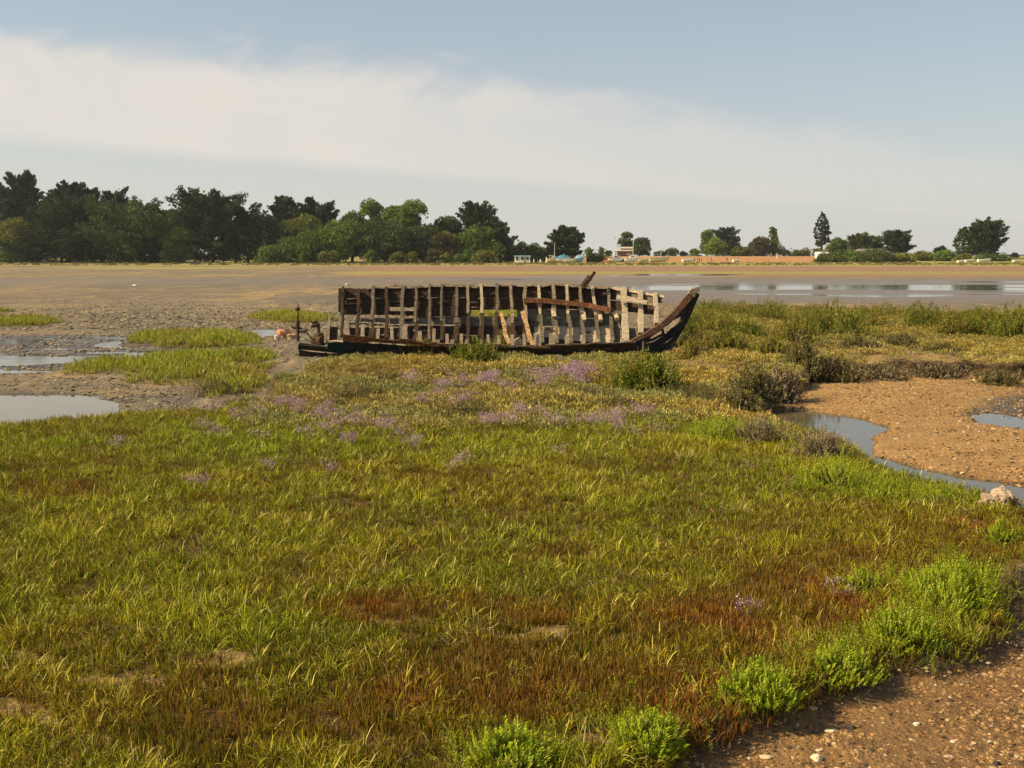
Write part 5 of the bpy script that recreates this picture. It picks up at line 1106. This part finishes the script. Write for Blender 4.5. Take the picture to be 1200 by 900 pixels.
for a in [dict(cx=648, Y=352, L_=7, Bm=2.2, Hh=1.1, hull=M_CREAM, deck=M_CREAM, label='cream boat with a mast under the left side of the spiky cypress', mast=6.5, cabin=True),
          dict(cx=658.5, Y=350, L_=7.5, Bm=2.4, Hh=1.2, hull=M_WHITE, deck=M_BLUE, cover=M_BLUE, label='boat under a bright blue cover in front of the spiky cypress'),
          dict(cx=666, Y=336, L_=5.5, Bm=1.9, Hh=.8, hull=M_WHITE, deck=M_WHITE, label='low white dinghy lying forward on the grass below the blue covered boat'),
          dict(cx=673, Y=350, L_=5.5, Bm=2, Hh=1.1, hull=M_CREAM, deck=M_CREAM, label='cream hull immediately right of the blue covered boat'),
          dict(cx=677.5, Y=354, L_=5, Bm=2, Hh=1.1, hull=M_LBLUE, deck=M_LBLUE, cover=M_LBLUE, label='boat under a light blue cover at the right of the cypress'),
          dict(cx=720, Y=346, L_=8, Bm=2.4, Hh=1.3, hull=M_WHITE, deck=M_NAVYP, label='blue and white sailing boat with a tall thin mast left of the house', mast=10., cabin=True),
          dict(cx=727, Y=350, L_=4.5, Bm=1.8, Hh=.8, hull=M_NAVYP, deck=M_NAVYP, label='small dark dinghy behind the stern of the blue and white boat'),
          dict(cx=739, Y=346, L_=8.4, Bm=2.5, Hh=1.25, hull=M_WHITE, deck=M_WHITE, label='white sailing boat with the tallest mast below the house', mast=10.5, cabin=True),
          dict(cx=753, Y=344, L_=6, Bm=2, Hh=.9, hull=M_CREAM, deck=M_CREAM, label='cream open boat right of the white sailing boat'),
          dict(cx=771, Y=347, L_=11, Bm=2.8, Hh=1.3, hull=M_CREAM, deck=M_TIMB, label='long cream and timber boat with a short mast at the middle of the beach', mast=5.),
          dict(cx=805, Y=343, L_=7, Bm=1.8, Hh=.8, hull=M_WHITE, deck=M_WHITE, label='white boat left of the group of walkers', rot=.2),
          dict(cx=861, Y=342, L_=4.5, Bm=1.5, Hh=.7, hull=M_WHITE, deck=M_WHITE, label='white dinghy beside a lone standing person', rot=.3),
          dict(cx=1122, Y=325, L_=3.6, Bm=1.6, Hh=.7, hull=M_WHITE, deck=M_WHITE, label='small white dinghy left of the two at the big round cypress'),
          dict(cx=1132, Y=348, L_=5, Bm=1.8, Hh=.7, hull=M_WHITE, deck=M_WHITE, label='white boat between the small dinghy and the longest boat at right'),
          dict(cx=1149, Y=338, L_=7, Bm=1.9, Hh=.9, hull=M_WHITE, deck=M_WHITE, label='longest white boat below the big round cypress'),
          dict(cx=1188, Y=345, L_=5, Bm=1.7, Hh=.6, hull=M_WHITE, deck=M_CREAM, label='faint pale boat at the right edge of the shore')]:
    if a['cx'] < 690: a['Y'] = min(a['Y'], 340)
    tag(boat(**a), group=GBt)
def post(cx, Y, h, rad, mat, label, nm='post', cat='post', group=None):
    x = (cx-600)/F*Y; z = ground_z(x, Y); o = rod(nm, [(0, 0, -.3), (0, 0, h*.5), (0, 0, h)], [rad, rad*.95, rad*.7], mat, label=label, cat=cat); o.location = (x, Y, z)
    if group: o['group'] = group
post(644, 348, 5.6, .08, M_ALU, 'bare pole between the cream boat and the hedge', 'flag_pole', 'pole')
post(908, 400, 2.4, .14, M_WHITE, 'white post standing in the field below the poplar')
for cx, h, lb in ((620, 2.2, 'tall white post right of the caravan'), (625.5, 1.2, 'short pale post second right of the caravan'), (633, 1.2, 'short pale post alone left of the cream boat'), (640, 1.9, 'white post next to the cream boat')): post(cx, 340, h, .22, M_WHITE, lb, 'mooring_post', 'post', 'white posts left of the beached boats')
def rubber(cx, Y, label):
    x = (cx-600)/F*Y; e = obj('kayak', None, label=label, cat='kayak', loc=(x, Y, ground_z(x, Y))); e.rotation_euler = (0, -.45, .5)
    rod('hull', [(-1.6, 0, .25), (-1., 0, .25), (0, 0, .27), (1., 0, .25), (1.6, 0, .3)], [.03, .24, .32, .24, .03], M_ORNG, e, sides=8); rod('cockpit_rim', [(-.4, 0, .56), (.4, 0, .56)], .1, M_NAVYP, e)
rubber(706, 342, 'left of two orange kayaks at the field corner'); rubber(711, 341, 'right of two orange kayaks next to the blue and white boat')

# people: one skinned body each, clothing and hair as children
def skinned(name, J, E, Rr, mat, parent):
    me = bpy.data.meshes.new(name); me.from_pydata(J, E, []); o = obj(name, me, parent); me.materials.append(mat)
    md = o.modifiers.new('skin', 'SKIN'); md.use_smooth_shade = True
    sv = me.skin_vertices[0].data
    for i, r in enumerate(Rr): sv[i].radius = (r, r); sv[i].use_root = (i == 0)
    o.modifiers.new('sub', 'SUBSURF').levels = 1; o.modifiers['sub'].render_levels = 1; return o
SKIN = flat('skin', (.42, .24, .16), .6, .08, 3); HAIRM = flat('hair', (.045, .03, .02), .8, .2, 10)
def person(cx, Y, ht, top, bottom, label, face=0., stride=.2, bend=0., group=None):
    x = (cx-600)/F*Y; e = obj('person', None, label=label, cat='person', group=group, loc=(x, Y, ground_z(x, Y))); e.rotation_euler = (0, 0, face); s = ht/1.75
    b = bend
    def T(p):                       # bend the upper body forward about the hip
        if p[2] <= .95: return (p[0]*s, p[1]*s, p[2]*s)
        dz = p[2]-.95; return (p[0]*s, (p[1]-dz*math.sin(b))*s, (.95+dz*math.cos(b))*s)
    J = [(0, 0, .95), (0, 0, 1.15), (0, 0, 1.38), (0, 0, 1.50), (0, -.01, 1.60), (0, -.01, 1.70),
         (-.17, 0, 1.42), (-.23, .02, 1.14), (-.22, -.10, .92), (-.215, -.15, .80), (.17, 0, 1.42), (.23, -.02, 1.14), (.22, -.14, .93), (.215, -.19, .82),
         (-.09, 0, .90), (-.10, -stride*.5, .50), (-.10, -stride*.6, .09), (-.10, -stride*.6-.16, .03), (.09, 0, .90), (.10, stride*.35, .50), (.10, stride*1.1, .10), (.10, stride*1.1-.15, .03)]
    E = [(0, 1), (1, 2), (2, 3), (3, 4), (4, 5), (2, 6), (6, 7), (7, 8), (8, 9), (2, 10), (10, 11), (11, 12), (12, 13), (0, 14), (14, 15), (15, 16), (16, 17), (0, 18), (18, 19), (19, 20), (20, 21)]
    Rr = [.13, .12, .14, .055, .085, .085, .055, .045, .035, .04, .055, .045, .035, .04, .085, .06, .04, .035, .085, .06, .04, .035]
    J = [T(p) for p in J]; skinned('body', J, E, [r*s for r in Rr], SKIN, e)
    si = [0, 1, 2, 6, 7, 10, 11]; mp_ = {k: i for i, k in enumerate(si)}
    skinned('shirt', [J[i] for i in si], [(mp_[a], mp_[c]) for a, c in E if a in mp_ and c in mp_], [(Rr[i]+.022)*s for i in si], top, e)
    ti = [0, 14, 15, 18, 19] ; mp_ = {k: i for i, k in enumerate(ti)}
    if bottom: skinned('trousers', [J[i] for i in ti], [(mp_[a], mp_[c]) for a, c in E if a in mp_ and c in mp_], [(Rr[i]+.02)*s for i in ti], bottom, e)
    hd = T((0, .02, 1.69)); rod('hair', [(hd[0], hd[1]+.01, hd[2]-.09*s), (hd[0], hd[1], hd[2]), (hd[0], hd[1], hd[2]+.07*s)], [.085*s, .098*s, .05*s], HAIRM, e, sides=10)
    return e
C_RED = flat('maroon_cloth', (.16, .04, .04), .9, .1); C_DARK = flat('dark_cloth', (.03, .03, .04), .9, .1); C_WH = flat('white_cloth', (.6, .56, .5), .9, .1); C_PK = flat('pink_cloth', (.55, .25, .20), .9, .1); C_BR = flat('brown_cloth', (.15, .08, .05), .9, .1)
PG = 'people walking along the far shore'
for cx, Y, ht, a, b_, fc, bd, lb in [(812.3, 345, 1.85, C_DARK, C_DARK, 0, 0, 'person in dark clothes standing at the bow of the white boat'), (815.6, 344, 1.7, C_RED, C_DARK, 1.2, .3, 'person in maroon leaning forward, left of the tight group'),
        (818, 344, 1.75, C_RED, C_BR, -1, .2, 'person in maroon at the middle of the tight group'), (820.3, 343, 1.6, C_BR, C_DARK, 2, .5, 'person in brown bending down at the right of the tight group'),
        (827.5, 346, 1.7, C_BR, C_PK, 1.5, 0, 'person in brown and pink walking between the two groups'), (831.3, 343, 1.9, C_DARK, C_DARK, -1.4, 0, 'tallest person in dark clothes of the second group'), (834.4, 344, 1.75, C_WH, C_BR, -1.5, 0, 'person with a white top at the right of the second group'),
        (850, 344, 1.7, C_DARK, C_RED, .3, .1, 'lone person in dark and red halfway to the white dinghy'), (863.5, 343, 1.8, C_BR, C_DARK, .8, 0, 'person in brown standing at the end of the white dinghy'),
        (893.6, 346, 1.5, C_PK, C_BR, 1., .2, 'left one of two people in pink below the poplar'), (897.6, 346, 1.55, C_PK, C_RED, -1., 0, 'right one of two people in pink below the poplar')]:
    person(cx, Y, ht, a, b_, lb, fc, bend=bd, group=PG)

# ------------------------------------------------------------------ air over the marsh
hm = bpy.data.materials.new('haze'); hm.use_nodes = True; hm.node_tree.nodes.clear()
hv = hm.node_tree.nodes.new('ShaderNodeVolumePrincipled'); ho = hm.node_tree.nodes.new('ShaderNodeOutputMaterial'); hm.node_tree.links.new(hv.outputs[0], ho.inputs['Volume'])
hv.inputs['Color'].default_value = (.85, .90, 1., 1); hv.inputs['Density'].default_value = 0.00009; hv.inputs['Anisotropy'].default_value = .2
tag(boxm('haze', -4800, 4800, -800, 5000, -1.6, 42, hm), kind='stuff')
S.cycles.volume_bounces = 0
